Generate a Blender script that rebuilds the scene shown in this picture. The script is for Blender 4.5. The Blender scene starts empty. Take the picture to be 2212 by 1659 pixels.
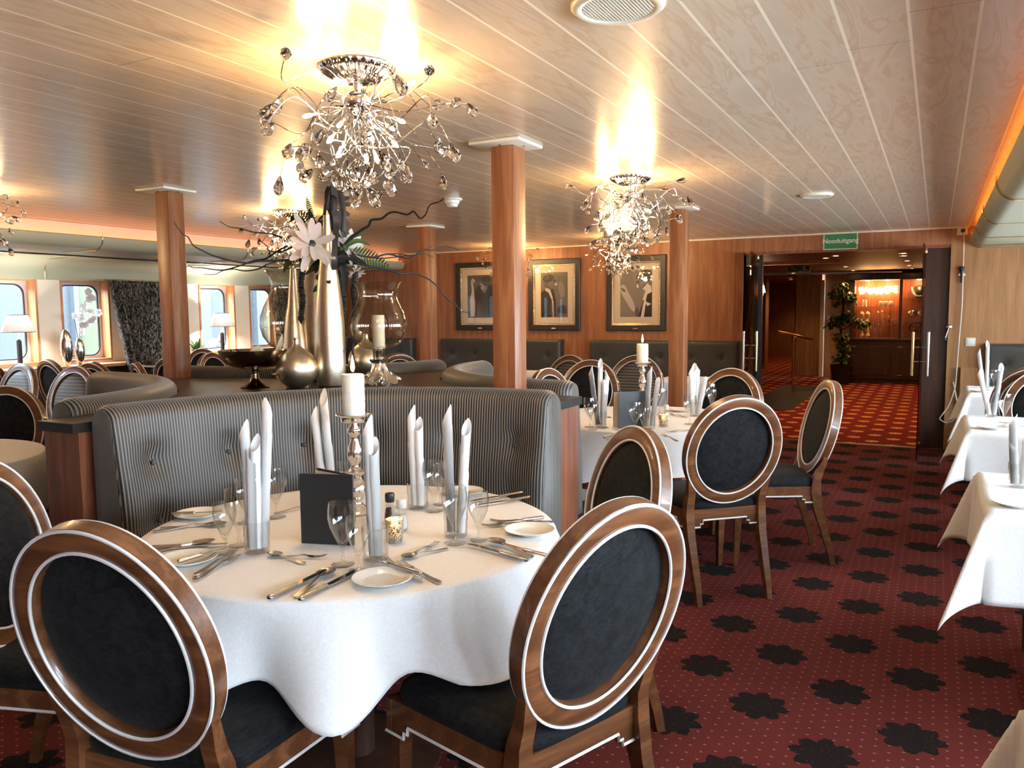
import bpy, bmesh, math, random
from mathutils import Vector, Matrix, noise
PI = math.pi
SC = bpy.context.scene
COL = SC.collection
random.seed(7)

# ---------------------------------------------------------------- camera
FPX = 1737.45; IW = 2212; IH = 1659; HC = 1.42
YAW = .48529946; PITCH = -.0911957716; ROLL = -.00891541
def _axes():
    cy, sy, cp, sp = math.cos(YAW), math.sin(YAW), math.cos(PITCH), math.sin(PITCH)
    f = Vector((-sy*cp, cy*cp, sp)); r = Vector((cy, sy, 0)); u = r.cross(f)
    cr, sr = math.cos(ROLL), math.sin(ROLL)
    return cr*r + sr*u, -sr*r + cr*u, f
AR, AU, AF = _axes()
CAMP = Vector((0, 0, HC))
cam = bpy.data.cameras.new('camera'); cam.sensor_width = 36; cam.lens = 36*FPX/IW; cam.clip_start = .05
camo = bpy.data.objects.new('camera', cam); COL.objects.link(camo)
M = Matrix((AR, AU, -AF)).transposed().to_4x4(); M.translation = CAMP
camo.matrix_world = M
SC.camera = camo
# survey helpers: sight line through a photo point, met with a real plane of the room
def ray(x, y): return AF + AR*((x-IW/2)/FPX) + AU*((IH/2-y)/FPX)
def G(x, y, z=0.0):
    d = ray(x, y); return CAMP + d*((z-HC)/d.z)
def PY(x, y, Y):
    d = ray(x, y); return CAMP + d*(Y/d.y)
def PX(x, y, X):
    d = ray(x, y); return CAMP + d*(X/d.x)
def PD(x, y, dep): return CAMP + ray(x, y)*dep

# ---------------------------------------------------------------- light and exposure
SC.view_settings.view_transform = 'Standard'; SC.view_settings.look = 'None'
SC.view_settings.gamma = 1; SC.view_settings.use_curve_mapping = False
SC.view_settings.exposure = 0.98
SC.cycles.use_denoising = True
try: SC.cycles.denoiser = 'OPENIMAGEDENOISE'
except Exception: pass
SC.cycles.max_bounces = 9; SC.cycles.diffuse_bounces = 4; SC.cycles.glossy_bounces = 4
SC.cycles.transmission_bounces = 6; SC.cycles.transparent_max_bounces = 24
SC.cycles.caustics_reflective = False; SC.cycles.caustics_refractive = False
SC.cycles.sample_clamp_indirect = 6.0
W = bpy.data.worlds.new('world'); SC.world = W; W.use_nodes = True
bg = W.node_tree.nodes['Background']; bg.inputs[0].default_value = (.74, .87, 1.0, 1); bg.inputs[1].default_value = 27.0
def light(name, kind, loc, energy, color=(1, 1, 1), size=.1, rot=None, parent=None, **kw):
    l = bpy.data.lights.new(name, kind); l.energy = energy; l.color = color
    if kind == 'AREA':
        l.shape = 'RECTANGLE'; l.size = size[0]; l.size_y = size[1]
    else: l.shadow_soft_size = size
    for k, v in kw.items(): setattr(l, k, v)
    o = bpy.data.objects.new(name, l); COL.objects.link(o); o.location = loc
    if rot: o.rotation_euler = rot
    if parent: o.parent = parent
    return o
WARM = (1.0, .57, .22)
E_CHAND = 4.6      # point light of one chandelier cluster, W
E_BULB = 260.0      # bulb surface

# ---------------------------------------------------------------- materials
def mat(name):
    m = bpy.data.materials.new(name); m.use_nodes = True
    nt = m.node_tree; return m, nt, nt.nodes['Principled BSDF']
def pbr(name, col, rough=.5, metal=0, **kw):
    m, nt, b = mat(name)
    b.inputs['Base Color'].default_value = (*col, 1); b.inputs['Roughness'].default_value = rough
    b.inputs['Metallic'].default_value = metal
    for k, v in kw.items(): b.inputs[k].default_value = v
    return m
def N(nt, t, **kw):
    n = nt.nodes.new(t)
    for k, v in kw.items():
        if k[0] == 'i' and k[1:].isdigit(): n.inputs[int(k[1:])].default_value = v
        else: setattr(n, k, v)
    return n
def L(nt, a, b): nt.links.new(a, b)
def math_(nt, op, a, b=None, c=None):
    n = nt.nodes.new('ShaderNodeMath'); n.operation = op
    for i, v in enumerate((a, b, c)):
        if v is None: continue
        if isinstance(v, (int, float)): n.inputs[i].default_value = v
        else: L(nt, v, n.inputs[i])
    return n.outputs[0]
def ramp(nt, fac, stops, interp='LINEAR'):
    r = nt.nodes.new('ShaderNodeValToRGB'); r.color_ramp.interpolation = interp
    e = r.color_ramp.elements
    while len(e) < len(stops): e.new(.5)
    for el, (p, c) in zip(e, stops):
        el.position = p; el.color = (*c, 1) if len(c) == 3 else c
    if fac is not None: L(nt, fac, r.inputs[0])
    return r.outputs[0]
def coords(nt, scale=(1, 1, 1), kind='Object', rot=(0, 0, 0)):
    t = N(nt, 'ShaderNodeTexCoord'); mp = N(nt, 'ShaderNodeMapping')
    mp.inputs['Scale'].default_value = scale; mp.inputs['Rotation'].default_value = rot
    L(nt, t.outputs[kind], mp.inputs[0]); return mp.outputs[0]
def noisetex(nt, vec, scale, detail=4, rough=.5, dist=0):
    n = N(nt, 'ShaderNodeTexNoise'); n.inputs['Scale'].default_value = scale; n.inputs['Detail'].default_value = detail
    n.inputs['Roughness'].default_value = rough; n.inputs['Distortion'].default_value = dist
    L(nt, vec, n.inputs['Vector']); return n.outputs['Fac']
def bump(nt, b, h, strength=.2, dist=.01):
    n = N(nt, 'ShaderNodeBump'); n.inputs['Strength'].default_value = strength; n.inputs['Distance'].default_value = dist
    L(nt, h, n.inputs['Height']); L(nt, n.outputs[0], b.inputs['Normal'])
def wood(name, dark, light_, axis='z', rough=.4, scale=1.0, coat=0.0):
    m, nt, b = mat(name)
    s = {'z': (14, 14, .9), 'y': (14, .9, 14), 'x': (.9, 14, 14)}[axis]
    v = coords(nt, tuple(k*scale for k in s))
    f = noisetex(nt, v, 1.6, 6, .6, .6); f2 = noisetex(nt, v, 9, 3, .6)
    c = ramp(nt, math_(nt, 'ADD', math_(nt, 'MULTIPLY', f, .75), math_(nt, 'MULTIPLY', f2, .25)), [(.34, tuple(.8*k for k in dark)), (.46, dark), (.64, light_)])
    L(nt, c, b.inputs['Base Color']); b.inputs['Roughness'].default_value = rough
    b.inputs['Coat Weight'].default_value = coat
    return m
def thin_glass(name, tint=(1, 1, 1), refl=.9, rough=.02, base=.04):
    m = bpy.data.materials.new(name); m.use_nodes = True; nt = m.node_tree
    out = nt.nodes['Material Output']; nt.nodes.remove(nt.nodes['Principled BSDF'])
    tr = N(nt, 'ShaderNodeBsdfTransparent'); tr.inputs[0].default_value = (*tint, 1)
    gl = N(nt, 'ShaderNodeBsdfGlossy'); gl.inputs['Roughness'].default_value = rough
    lw = N(nt, 'ShaderNodeLayerWeight'); lw.inputs[0].default_value = .5
    p = math_(nt, 'POWER', lw.outputs['Facing'], 3.0)
    fac = math_(nt, 'MULTIPLY_ADD', p, refl-base, base)
    mx = N(nt, 'ShaderNodeMixShader'); L(nt, fac, mx.inputs[0]); L(nt, tr.outputs[0], mx.inputs[1]); L(nt, gl.outputs[0], mx.inputs[2])
    L(nt, mx.outputs[0], out.inputs[0]); return m
def emit(name, col, strength):
    m = bpy.data.materials.new(name); m.use_nodes = True; nt = m.node_tree
    nt.nodes.remove(nt.nodes['Principled BSDF']); e = N(nt, 'ShaderNodeEmission')
    e.inputs[0].default_value = (*col, 1); e.inputs[1].default_value = strength
    L(nt, e.outputs[0], nt.nodes['Material Output'].inputs[0]); return m

MT = {}
MT['wall_wood'] = wood('wall_wood', (.28, .102, .039), (.385, .158, .063), 'z', .42)
MT['wall_tan'] = wood('wall_tan', (.34, .158, .058), (.44, .22, .09), 'z', .45)
MT['dark_wood'] = wood('dark_wood', (.050, .022, .013), (.085, .036, .021), 'z', .35)
MT['column_wood'] = wood('column_wood', (.25, .088, .033), (.39, .168, .068), 'z', .38)
MT['console_wood'] = wood('console_wood', (.17, .052, .024), (.29, .10, .045), 'z', .4)
MT['chair_wood'] = wood('chair_wood', (.10, .036, .014), (.20, .080, .031), 'x', .3, 1.0, .3)
MT['frame_wood'] = wood('frame_wood', (.48, .20, .07), (.64, .30, .12), 'z', .4)
MT['trim_white'] = pbr('trim_white', (.78, .765, .74), .35, .15)
MT['silver_trim'] = pbr('silver_trim', (.62, .58, .54), .32, .55)
MT['cream'] = pbr('cream', (.80, .68, .52), .6)
MT['cream_wall'] = pbr('cream_wall', (.86, .79, .66), .55)
MT['duct'] = pbr('duct', (.40, .42, .31), .4)
MT['brass'] = pbr('brass', (.80, .60, .30), .2, 1)
MT['chrome'] = pbr('chrome', (.85, .84, .82), .08, 1)
MT['steel'] = pbr('steel', (.62, .60, .57), .22, 1)
MT['silver'] = pbr('silver', (.86, .82, .76), .14, 1)
MT['bronze'] = pbr('bronze', (.30, .23, .17), .12, 1)
MT['black_top'] = pbr('black_top', (.022, .019, .017), .3)
MT['black'] = pbr('black', (.016, .016, .016), .45)
MT['leather'] = pbr('leather', (.018, .018, .019), .42)
MT['grey_leather'] = pbr('grey_leather', (.022, .024, .027), .45)
MT['plastic_white'] = pbr('plastic_white', (.75, .74, .70), .35)
MT['plastic_cream'] = pbr('plastic_cream', (.70, .66, .54), .4)
MT['porcelain'] = pbr('porcelain', (.80, .79, .74), .12, 0)
MT['wax'] = pbr('wax', (.86, .80, .68), .45, 0, **{'Subsurface Weight': .6, 'Subsurface Radius': (.03, .02, .01)})
MT['glass'] = thin_glass('glass', (.985, .99, .985), .9, .015, .07)
MT['jar_glass'] = thin_glass('jar_glass', (.94, .96, .95), .75, .05, .08)
MT['amber_glass'] = thin_glass('amber_glass', (.95, .93, .87), .85, .04, .05)
MT['window_glass'] = thin_glass('window_glass', (.97, .985, 1), .5, .01, .03)
MT['smoked_glass'] = thin_glass('smoked_glass', (.52, .43, .36), .5, .02, .05)
MT['cabinet_glass'] = thin_glass('cabinet_glass', (.95, .93, .9), .4, .02, .03)
MT['crystal'] = pbr('crystal', (1, .985, .96), .0, 0, **{'Transmission Weight': 1.0, 'IOR': 1.55})
MT['bulb'] = emit('bulb', (1.0, .66, .30), E_BULB)
MT['flame'] = emit('flame', (1.0, .50, .13), 5)
MT['lamp_bulb'] = emit('lamp_bulb', (1.0, .85, .65), 30)
MT['cove_led'] = emit('cove_led', (1.0, .24, .03), 2.6)
MT['downlight'] = emit('downlight', (1.0, .62, .30), 22)
MT['cab_light'] = emit('cab_light', (1.0, .50, .18), 30)
MT['leaf'] = pbr('leaf', (.10, .17, .04), .5)
MT['leaf_dark'] = pbr('leaf_dark', (.035, .05, .022), .5)
MT['leaf_olive'] = pbr('leaf_olive', (.10, .09, .02), .5)
MT['twig'] = pbr('twig', (.016, .014, .014), .6)
MT['black_leaf'] = pbr('black_leaf', (.022, .019, .016), .5)
MT['petal'] = pbr('petal', (.86, .72, .62), .6, 0, **{'Subsurface Weight': .2})
MT['petal_cream'] = pbr('petal_cream', (.80, .68, .45), .6)
def translucent(name, col, mix):
    m = bpy.data.materials.new(name); m.use_nodes = True; nt = m.node_tree; nt.nodes.remove(nt.nodes['Principled BSDF'])
    d = N(nt, 'ShaderNodeBsdfDiffuse'); t = N(nt, 'ShaderNodeBsdfTranslucent'); mx = N(nt, 'ShaderNodeMixShader')
    d.inputs[0].default_value = (*col, 1); t.inputs[0].default_value = (*col, 1); mx.inputs[0].default_value = mix
    L(nt, d.outputs[0], mx.inputs[1]); L(nt, t.outputs[0], mx.inputs[2]); L(nt, mx.outputs[0], nt.nodes['Material Output'].inputs[0]); return m
MT['petal_white'] = translucent('petal_white', (.93, .92, .90), .5)
MT['shade'] = translucent('shade', (.92, .91, .92), .5)
MT['sign_green'] = pbr('sign_green', (.015, .21, .085), .4)
MT['sign_green_dark'] = pbr('sign_green_dark', (.012, .085, .035), .4)
MT['sign_white'] = pbr('sign_white', (.82, .84, .78), .4)
MT['rim_grey'] = pbr('rim_grey', (.55, .56, .57), .3, .3)
MT['rubber'] = pbr('rubber', (.02, .02, .022), .5)
MT['paper'] = pbr('paper', (.82, .66, .52), .7)
MT['dock'] = pbr('dock', (.014, .0195, .024), .7)
MT['dock_light'] = pbr('dock_light', (.022, .029, .034), .7)
MT['dock_green'] = pbr('dock_green', (.024, .030, .012), .8)
MT['dock_white'] = pbr('dock_white', (.045, .047, .047), .5)
MT['pipe'] = pbr('pipe', (.035, .028, .02), .5)
MT['salt'] = pbr('salt', (.86, .85, .82), .7)
MT['pepper'] = pbr('pepper', (.10, .05, .03), .7)
MT['cap_blue'] = pbr('cap_blue', (.012, .016, .028), .4)

def velvet():
    m, nt, b = mat('velvet'); v = coords(nt, (1, 1, 1.0)); f = noisetex(nt, v, 22, 6, .7, 1.2); v2 = coords(nt, (30, 6, 90), rot=(0, .5, 0)); g = noisetex(nt, v2, 2.2, 4, .7)
    k = math_(nt, 'ADD', math_(nt, 'MULTIPLY', f, .55), math_(nt, 'MULTIPLY', g, .45))
    L(nt, ramp(nt, k, [(.40, (.0025, .0025, .003)), (.62, (.015, .0155, .0165))]), b.inputs['Base Color'])
    b.inputs['Roughness'].default_value = .8; b.inputs['Sheen Weight'].default_value = .05; b.inputs['Sheen Roughness'].default_value = .4; b.inputs['Specular IOR Level'].default_value = .15
    return m
MT['velvet'] = velvet()
def stripes(name, period, a, c, duty=.45, kind='UV', axis=0, soft=.08, rough=.5):
    m, nt, b = mat(name); t = N(nt, 'ShaderNodeTexCoord'); s = N(nt, 'ShaderNodeSeparateXYZ')
    L(nt, t.outputs[kind], s.inputs[0])
    f = math_(nt, 'FRACT', math_(nt, 'DIVIDE', s.outputs[axis], period))
    tri = math_(nt, 'ABSOLUTE', math_(nt, 'SUBTRACT', f, .5))
    L(nt, ramp(nt, tri, [(duty/2-soft/2, c), (duty/2+soft/2, a)]), b.inputs['Base Color'])
    b.inputs['Roughness'].default_value = rough; b.inputs['Sheen Weight'].default_value = .15
    return m
MT['stripe'] = stripes('stripe', .0118, (.008, .0075, .007), (.19, .172, .146), .38)
MT['stripe_far'] = stripes('stripe_far', .0135, (.020, .019, .015), (.062, .057, .044), .45, 'Object', 0)
MT['stripe_seat'] = stripes('stripe_seat', .026, (.022, .019, .016), (.13, .112, .09), .5, 'Object', 2)
def carpet(name, red, dot, flower, sx, sy, x0, y0, r0, dots=True):
    m, nt, b = mat(name); t = N(nt, 'ShaderNodeTexCoord'); s = N(nt, 'ShaderNodeSeparateXYZ'); L(nt, t.outputs['Object'], s.inputs[0])
    X, Y = s.outputs[0], s.outputs[1]
    def lattice(px, py, ox, oy):
        u = math_(nt, 'DIVIDE', math_(nt, 'SUBTRACT', X, ox), px); k = math_(nt, 'FLOOR', math_(nt, 'ADD', u, .5))
        dx = math_(nt, 'MULTIPLY', math_(nt, 'SUBTRACT', u, k), px)
        par = math_(nt, 'MULTIPLY', math_(nt, 'ABSOLUTE', math_(nt, 'MODULO', k, 2.0)), .5)
        w = math_(nt, 'ADD', math_(nt, 'DIVIDE', math_(nt, 'SUBTRACT', Y, oy), py), par)
        q = math_(nt, 'FLOOR', math_(nt, 'ADD', w, .5))
        dy = math_(nt, 'MULTIPLY', math_(nt, 'SUBTRACT', w, q), py)
        return dx, dy
    dx, dy = lattice(sx, sy, x0, y0)
    rad = math_(nt, 'SQRT', math_(nt, 'ADD', math_(nt, 'MULTIPLY', dx, dx), math_(nt, 'MULTIPLY', dy, dy)))
    th = math_(nt, 'ARCTAN2', dy, dx)
    lob = math_(nt, 'MULTIPLY', math_(nt, 'ABSOLUTE', math_(nt, 'COSINE', math_(nt, 'MULTIPLY', th, 4.0))), .28)
    nz = math_(nt, 'MULTIPLY', noisetex(nt, t.outputs['Object'], 60, 3), .30)
    rr = math_(nt, 'DIVIDE', rad, math_(nt, 'MULTIPLY', math_(nt, 'ADD', math_(nt, 'ADD', .58, lob), nz), r0))
    mask = math_(nt, 'LESS_THAN', rr, 1.0)
    vein = math_(nt, 'GREATER_THAN', noisetex(nt, t.outputs['Object'], 95, 3), .64)
    mask = math_(nt, 'MULTIPLY', mask, math_(nt, 'SUBTRACT', 1.0, math_(nt, 'MULTIPLY', vein, .6)))
    n1 = noisetex(nt, t.outputs['Object'], 3.0, 3); n2 = noisetex(nt, t.outputs['Object'], 220, 2)
    base = ramp(nt, math_(nt, 'ADD', math_(nt, 'MULTIPLY', n1, .5), math_(nt, 'MULTIPLY', n2, .5)), [(.3, tuple(k*.8 for k in red)), (.7, tuple(k*1.2 for k in red))])
    cur = base
    if dots:
        ddx, ddy = lattice(.04125, .048, x0+.02, y0+.012)
        e = math_(nt, 'ADD', math_(nt, 'POWER', math_(nt, 'DIVIDE', ddx, .0052), 2.0), math_(nt, 'POWER', math_(nt, 'DIVIDE', ddy, .0042), 2.0))
        dm = math_(nt, 'LESS_THAN', e, 1.0)
        mx = N(nt, 'ShaderNodeMix', data_type='RGBA'); L(nt, dm, mx.inputs[0]); L(nt, cur, mx.inputs[6]); mx.inputs[7].default_value = (*dot, 1); cur = mx.outputs[2]
    mx = N(nt, 'ShaderNodeMix', data_type='RGBA'); L(nt, mask, mx.inputs[0]); L(nt, cur, mx.inputs[6]); mx.inputs[7].default_value = (*flower, 1)
    L(nt, mx.outputs[2], b.inputs['Base Color']); b.inputs['Roughness'].default_value = .95; b.inputs['Specular IOR Level'].default_value = .1
    return m
MT['carpet'] = carpet('carpet', (.112, .0205, .0175), (.25, .105, .085), (.012, .009, .009), .2475, .48, -.025, 3.34, .105)
MT['carpet_foyer'] = carpet('carpet_foyer', (.17, .014, .010), (.3, .1, .05), (.60, .25, .08), .197, .46, -.567, 10.655, .076, False)
def ceiling_mat():
    m, nt, b = mat('ceiling_planks'); t = N(nt, 'ShaderNodeTexCoord'); s = N(nt, 'ShaderNodeSeparateXYZ'); L(nt, t.outputs['Object'], s.inputs[0])
    u = math_(nt, 'DIVIDE', math_(nt, 'SUBTRACT', s.outputs[0], .075), .1685)
    k = math_(nt, 'FLOOR', u); fr = math_(nt, 'SUBTRACT', u, k)
    edge = math_(nt, 'LESS_THAN', math_(nt, 'ABSOLUTE', math_(nt, 'SUBTRACT', math_(nt, 'FRACT', math_(nt, 'ADD', u, .5)), .5)), .026)
    wn = N(nt, 'ShaderNodeTexWhiteNoise', noise_dimensions='1D'); L(nt, k, wn.inputs['W'])
    jy = math_(nt, 'FRACT', math_(nt, 'DIVIDE', math_(nt, 'ADD', s.outputs[1], math_(nt, 'MULTIPLY', wn.outputs[0], 2.9)), 2.9))
    joint = math_(nt, 'LESS_THAN', jy, .0014)
    off = N(nt, 'ShaderNodeCombineXYZ'); L(nt, math_(nt, 'MULTIPLY', u, 1.1), off.inputs[0]); L(nt, math_(nt, 'MULTIPLY', s.outputs[1], 1.1), off.inputs[1]); L(nt, math_(nt, 'MULTIPLY', wn.outputs[0], 40), off.inputs[2])
    f = noisetex(nt, off.outputs[0], 1.3, 3, .5, 2.2); 
    c = ramp(nt, f, [(.36, (.60, .485, .355)), (.5, (.645, .525, .39)), (.58, (.585, .44, .30)), (.66, (.645, .525, .39))])
    mx = N(nt, 'ShaderNodeMix', data_type='RGBA'); L(nt, edge, mx.inputs[0]); L(nt, c, mx.inputs[6]); mx.inputs[7].default_value = (.90, .80, .62, 1)
    mx2 = N(nt, 'ShaderNodeMix', data_type='RGBA'); L(nt, joint, mx2.inputs[0]); L(nt, mx.outputs[2], mx2.inputs[6]); mx2.inputs[7].default_value = (.40, .30, .22, 1)
    L(nt, mx2.outputs[2], b.inputs['Base Color']); b.inputs['Roughness'].default_value = .25
    b.inputs['Specular IOR Level'].default_value = .6
    return m
MT['ceiling'] = ceiling_mat()
def cloth_mat():
    m, nt, b = mat('tablecloth'); v = coords(nt, (1, 1, 1)); f = noisetex(nt, v, 34, 4, .6, 2.5)
    L(nt, ramp(nt, f, [(.46, (.78, .77, .76)), (.5, (.86, .85, .84)), (.54, (.78, .77, .76))]), b.inputs['Base Color'])
    b.inputs['Roughness'].default_value = .6; b.inputs['Sheen Weight'].default_value = .2
    f2 = noisetex(nt, v, 9, 2, .5); bump(nt, b, f2, .10, .02)
    return m
MT['cloth'] = cloth_mat()
MT['napkin'] = translucent('napkin', (.95, .94, .93), .35)
def gold_mat(name, c1, c2):
    m, nt, b = mat(name); v = coords(nt, (1, 1, 1)); f = noisetex(nt, v, 14, 5, .6, .3)
    L(nt, ramp(nt, f, [(.3, c1), (.7, c2)]), b.inputs['Base Color']); b.inputs['Metallic'].default_value = 1
    L(nt, ramp(nt, f, [(.3, (.42,)*3), (.7, (.26,)*3)]), b.inputs['Roughness']); return m
MT['gold'] = gold_mat('gold', (.68, .58, .42), (.92, .83, .64))
def curtain_mat():
    m, nt, b = mat('curtain'); v = coords(nt, (1, 1.0, .38)); f = noisetex(nt, v, 38, 3, .6, 2.6)
    L(nt, ramp(nt, f, [(.50, (.02, .018, .016)), (.545, (.42, .37, .30))]), b.inputs['Base Color']); b.inputs['Roughness'].default_value = .8
    return m
MT['curtain'] = curtain_mat()
def votive_mat():
    m, nt, b = mat('votive'); v = coords(nt, (1, 1, 1)); f = noisetex(nt, v, 42, 1, .4, 3.5)
    c = ramp(nt, math_(nt, 'ABSOLUTE', math_(nt, 'SUBTRACT', f, .5)), [(.035, (.02, .015, .01)), (.055, (.88, .78, .60))]); L(nt, c, b.inputs['Base Color'])
    b.inputs['Roughness'].default_value = .3; b.inputs['Transmission Weight'].default_value = .5
    return m
MT['votive'] = votive_mat()
MT['marble'] = wood('marble', (.36, .20, .10), (.5, .30, .16), 'z', .3)

# ---------------------------------------------------------------- mesh helpers
def BM(): return bmesh.new()
def obj(name, bm, m, parent=None, smooth=35, loc=None):
    me = bpy.data.meshes.new(name); bmesh.ops.recalc_face_normals(bm, faces=bm.faces); bm.to_mesh(me); bm.free()
    me.materials.append(MT[m] if isinstance(m, str) else m)
    if smooth:
        me.shade_smooth()
        if smooth < 180: me.set_sharp_from_angle(angle=math.radians(smooth))
    o = bpy.data.objects.new(name, me); COL.objects.link(o)
    if parent: o.parent = parent
    if loc is not None: o.location = loc
    return o
def tag(o, label, cat, group=None, kind=None):
    if label: o['label'] = label
    if cat: o['category'] = cat
    if group: o['group'] = group
    if kind: o['kind'] = kind
    return o
def thing(name, label, cat, loc=(0, 0, 0), rotz=0, group=None):
    o = bpy.data.objects.new(name, None); COL.objects.link(o); o.empty_display_size = .05
    o.location = loc; o.rotation_euler = (0, 0, rotz); return tag(o, label, cat, group)
def struct(o): o['kind'] = 'structure'; return o
def dup(root, loc, rotz=0, label=None, group=None, scale=None):
    def rec(o, par):
        c = o.copy(); COL.objects.link(c)
        if par: c.parent = par
        for ch in o.children: rec(ch, c)
        return c
    r = rec(root, None); r.location = loc; r.rotation_euler = (0, 0, rotz)
    if label: r['label'] = label
    if group: r['group'] = group
    if scale: r.scale = (scale,)*3
    return r
def box(bm, x0, x1, y0, y1, z0, z1, M=None, bev=0, seg=2):
    vs = [bm.verts.new((x, y, z)) for z in (z0, z1) for y in (y0, y1) for x in (x0, x1)]
    fs = [bm.faces.new([vs[i] for i in q]) for q in ((0, 2, 3, 1), (4, 5, 7, 6), (0, 1, 5, 4), (2, 6, 7, 3), (0, 4, 6, 2), (1, 3, 7, 5))]
    if bev:
        es = list({e for f in fs for e in f.edges})
        r = bmesh.ops.bevel(bm, geom=es, offset=bev, segments=seg, affect='EDGES', profile=.5)
        vs = list({v for f in r['faces'] for v in f.verts} | {v for v in vs if v.is_valid})
    if M is not None: bmesh.ops.transform(bm, matrix=M, verts=[v for v in vs if v.is_valid])
    return bm
def lathe(bm, prof, n=24, c=(0, 0, 0), M=None, lobes=None):
    rings = []; new = []
    for r, z in prof:
        if r <= 1e-6:
            v = bm.verts.new((c[0], c[1], c[2]+z)); rings.append([v]); new.append(v)
        else:
            ring = []
            for i in range(n):
                a = 2*PI*i/n; rr = r*(lobes(a, z) if lobes else 1)
                ring.append(bm.verts.new((c[0]+rr*math.cos(a), c[1]+rr*math.sin(a), c[2]+z)))
            rings.append(ring); new += ring
    for A, B in zip(rings, rings[1:]):
        if len(A) == 1 and len(B) == 1: continue
        for i in range(n):
            j = (i+1) % n
            if len(A) == 1: bm.faces.new((A[0], B[i], B[j]))
            elif len(B) == 1: bm.faces.new((A[i], A[j], B[0]))
            else: bm.faces.new((A[i], A[j], B[j], B[i]))
    if M is not None: bmesh.ops.transform(bm, matrix=M, verts=new)
    return bm
def tube(bm, pts, r, n=8, closed=False, cap=True, flat=1.0):
    pts = [Vector(p) for p in pts]; k = len(pts); rs = r if isinstance(r, (list, tuple)) else [r]*k
    T = []
    for i in range(k):
        if closed: d = pts[(i+1) % k]-pts[i-1]
        else: d = pts[min(i+1, k-1)]-pts[max(i-1, 0)]
        T.append(d.normalized() if d.length > 1e-9 else Vector((0, 0, 1)))
    up = Vector((0, 0, 1)) if abs(T[0].z) < .9 else Vector((1, 0, 0))
    nrm = (up-T[0]*up.dot(T[0])).normalized(); rings = []
    for i in range(k):
        nrm = nrm-T[i]*nrm.dot(T[i])
        nrm = nrm.normalized() if nrm.length > 1e-6 else T[i].orthogonal().normalized()
        bn = T[i].cross(nrm)
        rings.append([bm.verts.new(pts[i]+nrm*rs[i]*math.cos(2*PI*j/n)+bn*rs[i]*flat*math.sin(2*PI*j/n)) for j in range(n)])
    m = k if closed else k-1
    for i in range(m):
        A, B = rings[i], rings[(i+1) % k]
        for j in range(n): bm.faces.new((A[j], A[(j+1) % n], B[(j+1) % n], B[j]))
    if cap and not closed:
        bm.faces.new(rings[0][::-1]); bm.faces.new(rings[-1])
    return bm
def spline(pts, per=6):
    P = [Vector(p) for p in pts]; out = []
    for i in range(len(P)-1):
        p0 = P[max(i-1, 0)]; p1 = P[i]; p2 = P[i+1]; p3 = P[min(i+2, len(P)-1)]
        for j in range(per):
            t = j/per
            out.append(.5*((2*p1)+(p2-p0)*t+(2*p0-5*p1+4*p2-p3)*t*t+(3*p1-p0-3*p2+p3)*t**3))
    out.append(P[-1]); return out
def prism(bm, pts, z0, z1, M=None):
    a = [bm.verts.new((x, y, z0)) for x, y in pts]; b = [bm.verts.new((x, y, z1)) for x, y in pts]; n = len(pts)
    bm.faces.new(a[::-1]); bm.faces.new(b)
    for i in range(n): bm.faces.new((a[i], a[(i+1) % n], b[(i+1) % n], b[i]))
    if M is not None: bmesh.ops.transform(bm, matrix=M, verts=a+b)
    return bm
def loft(bm, secs, closed=True, caps=True):
    R = [[bm.verts.new(p) for p in s] for s in secs]
    for A, B in zip(R, R[1:]):
        n = len(A)
        for j in range(n if closed else n-1): bm.faces.new((A[j], A[(j+1) % n], B[(j+1) % n], B[j]))
    if caps and closed: bm.faces.new(R[0][::-1]); bm.faces.new(R[-1])
    return bm
def ovalring(bm, a, b, prof, M, n=72):
    """closed profile (offset outwards, offset along the oval's axis) swept round an oval lying in the local x-z plane"""
    R = []
    for i in range(n):
        t = 2*PI*i/n
        R.append([bm.verts.new(M @ Vector(((a+o)*math.cos(t), d, (b+o)*math.sin(t)))) for o, d in prof])
    k = len(prof)
    for i in range(n):
        A, B = R[i], R[(i+1) % n]
        for j in range(k): bm.faces.new((A[j], A[(j+1) % k], B[(j+1) % k], B[j]))
    return bm
def disc_dome(bm, a, b, h, M, rings=7, n=48, flat0=0):
    """padded oval: domed towards +y by h"""
    prev = [bm.verts.new(M @ Vector((0, flat0+h, 0)))]
    for k in range(1, rings+1):
        s = k/rings; y = flat0+h*math.sqrt(max(0, 1-s**2.6))
        cur = [bm.verts.new(M @ Vector((a*s*math.cos(2*PI*i/n), y, b*s*math.sin(2*PI*i/n)))) for i in range(n)]
        for i in range(n):
            j = (i+1) % n
            if len(prev) == 1: bm.faces.new((prev[0], cur[i], cur[j]))
            else: bm.faces.new((prev[i], cur[i], cur[j], prev[j]))
        prev = cur
    return bm
def text_mesh(body, size, m, name, parent, Mx, align='CENTER'):
    cu = bpy.data.curves.new(name, 'FONT'); cu.body = body; cu.size = size; cu.align_x = align; cu.align_y = 'CENTER'; cu.extrude = .0006
    cu.offset = size*.012
    t = bpy.data.objects.new(name, cu); COL.objects.link(t)
    dg = bpy.context.evaluated_depsgraph_get(); me = bpy.data.meshes.new_from_object(t.evaluated_get(dg))
    bpy.data.objects.remove(t)
    me.transform(Mx); me.materials.clear(); me.materials.append(MT[m])
    o = bpy.data.objects.new(name, me); COL.objects.link(o)
    if parent: o.parent = parent
    return o
RX90 = Matrix.Rotation(PI/2, 4, 'X')

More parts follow.
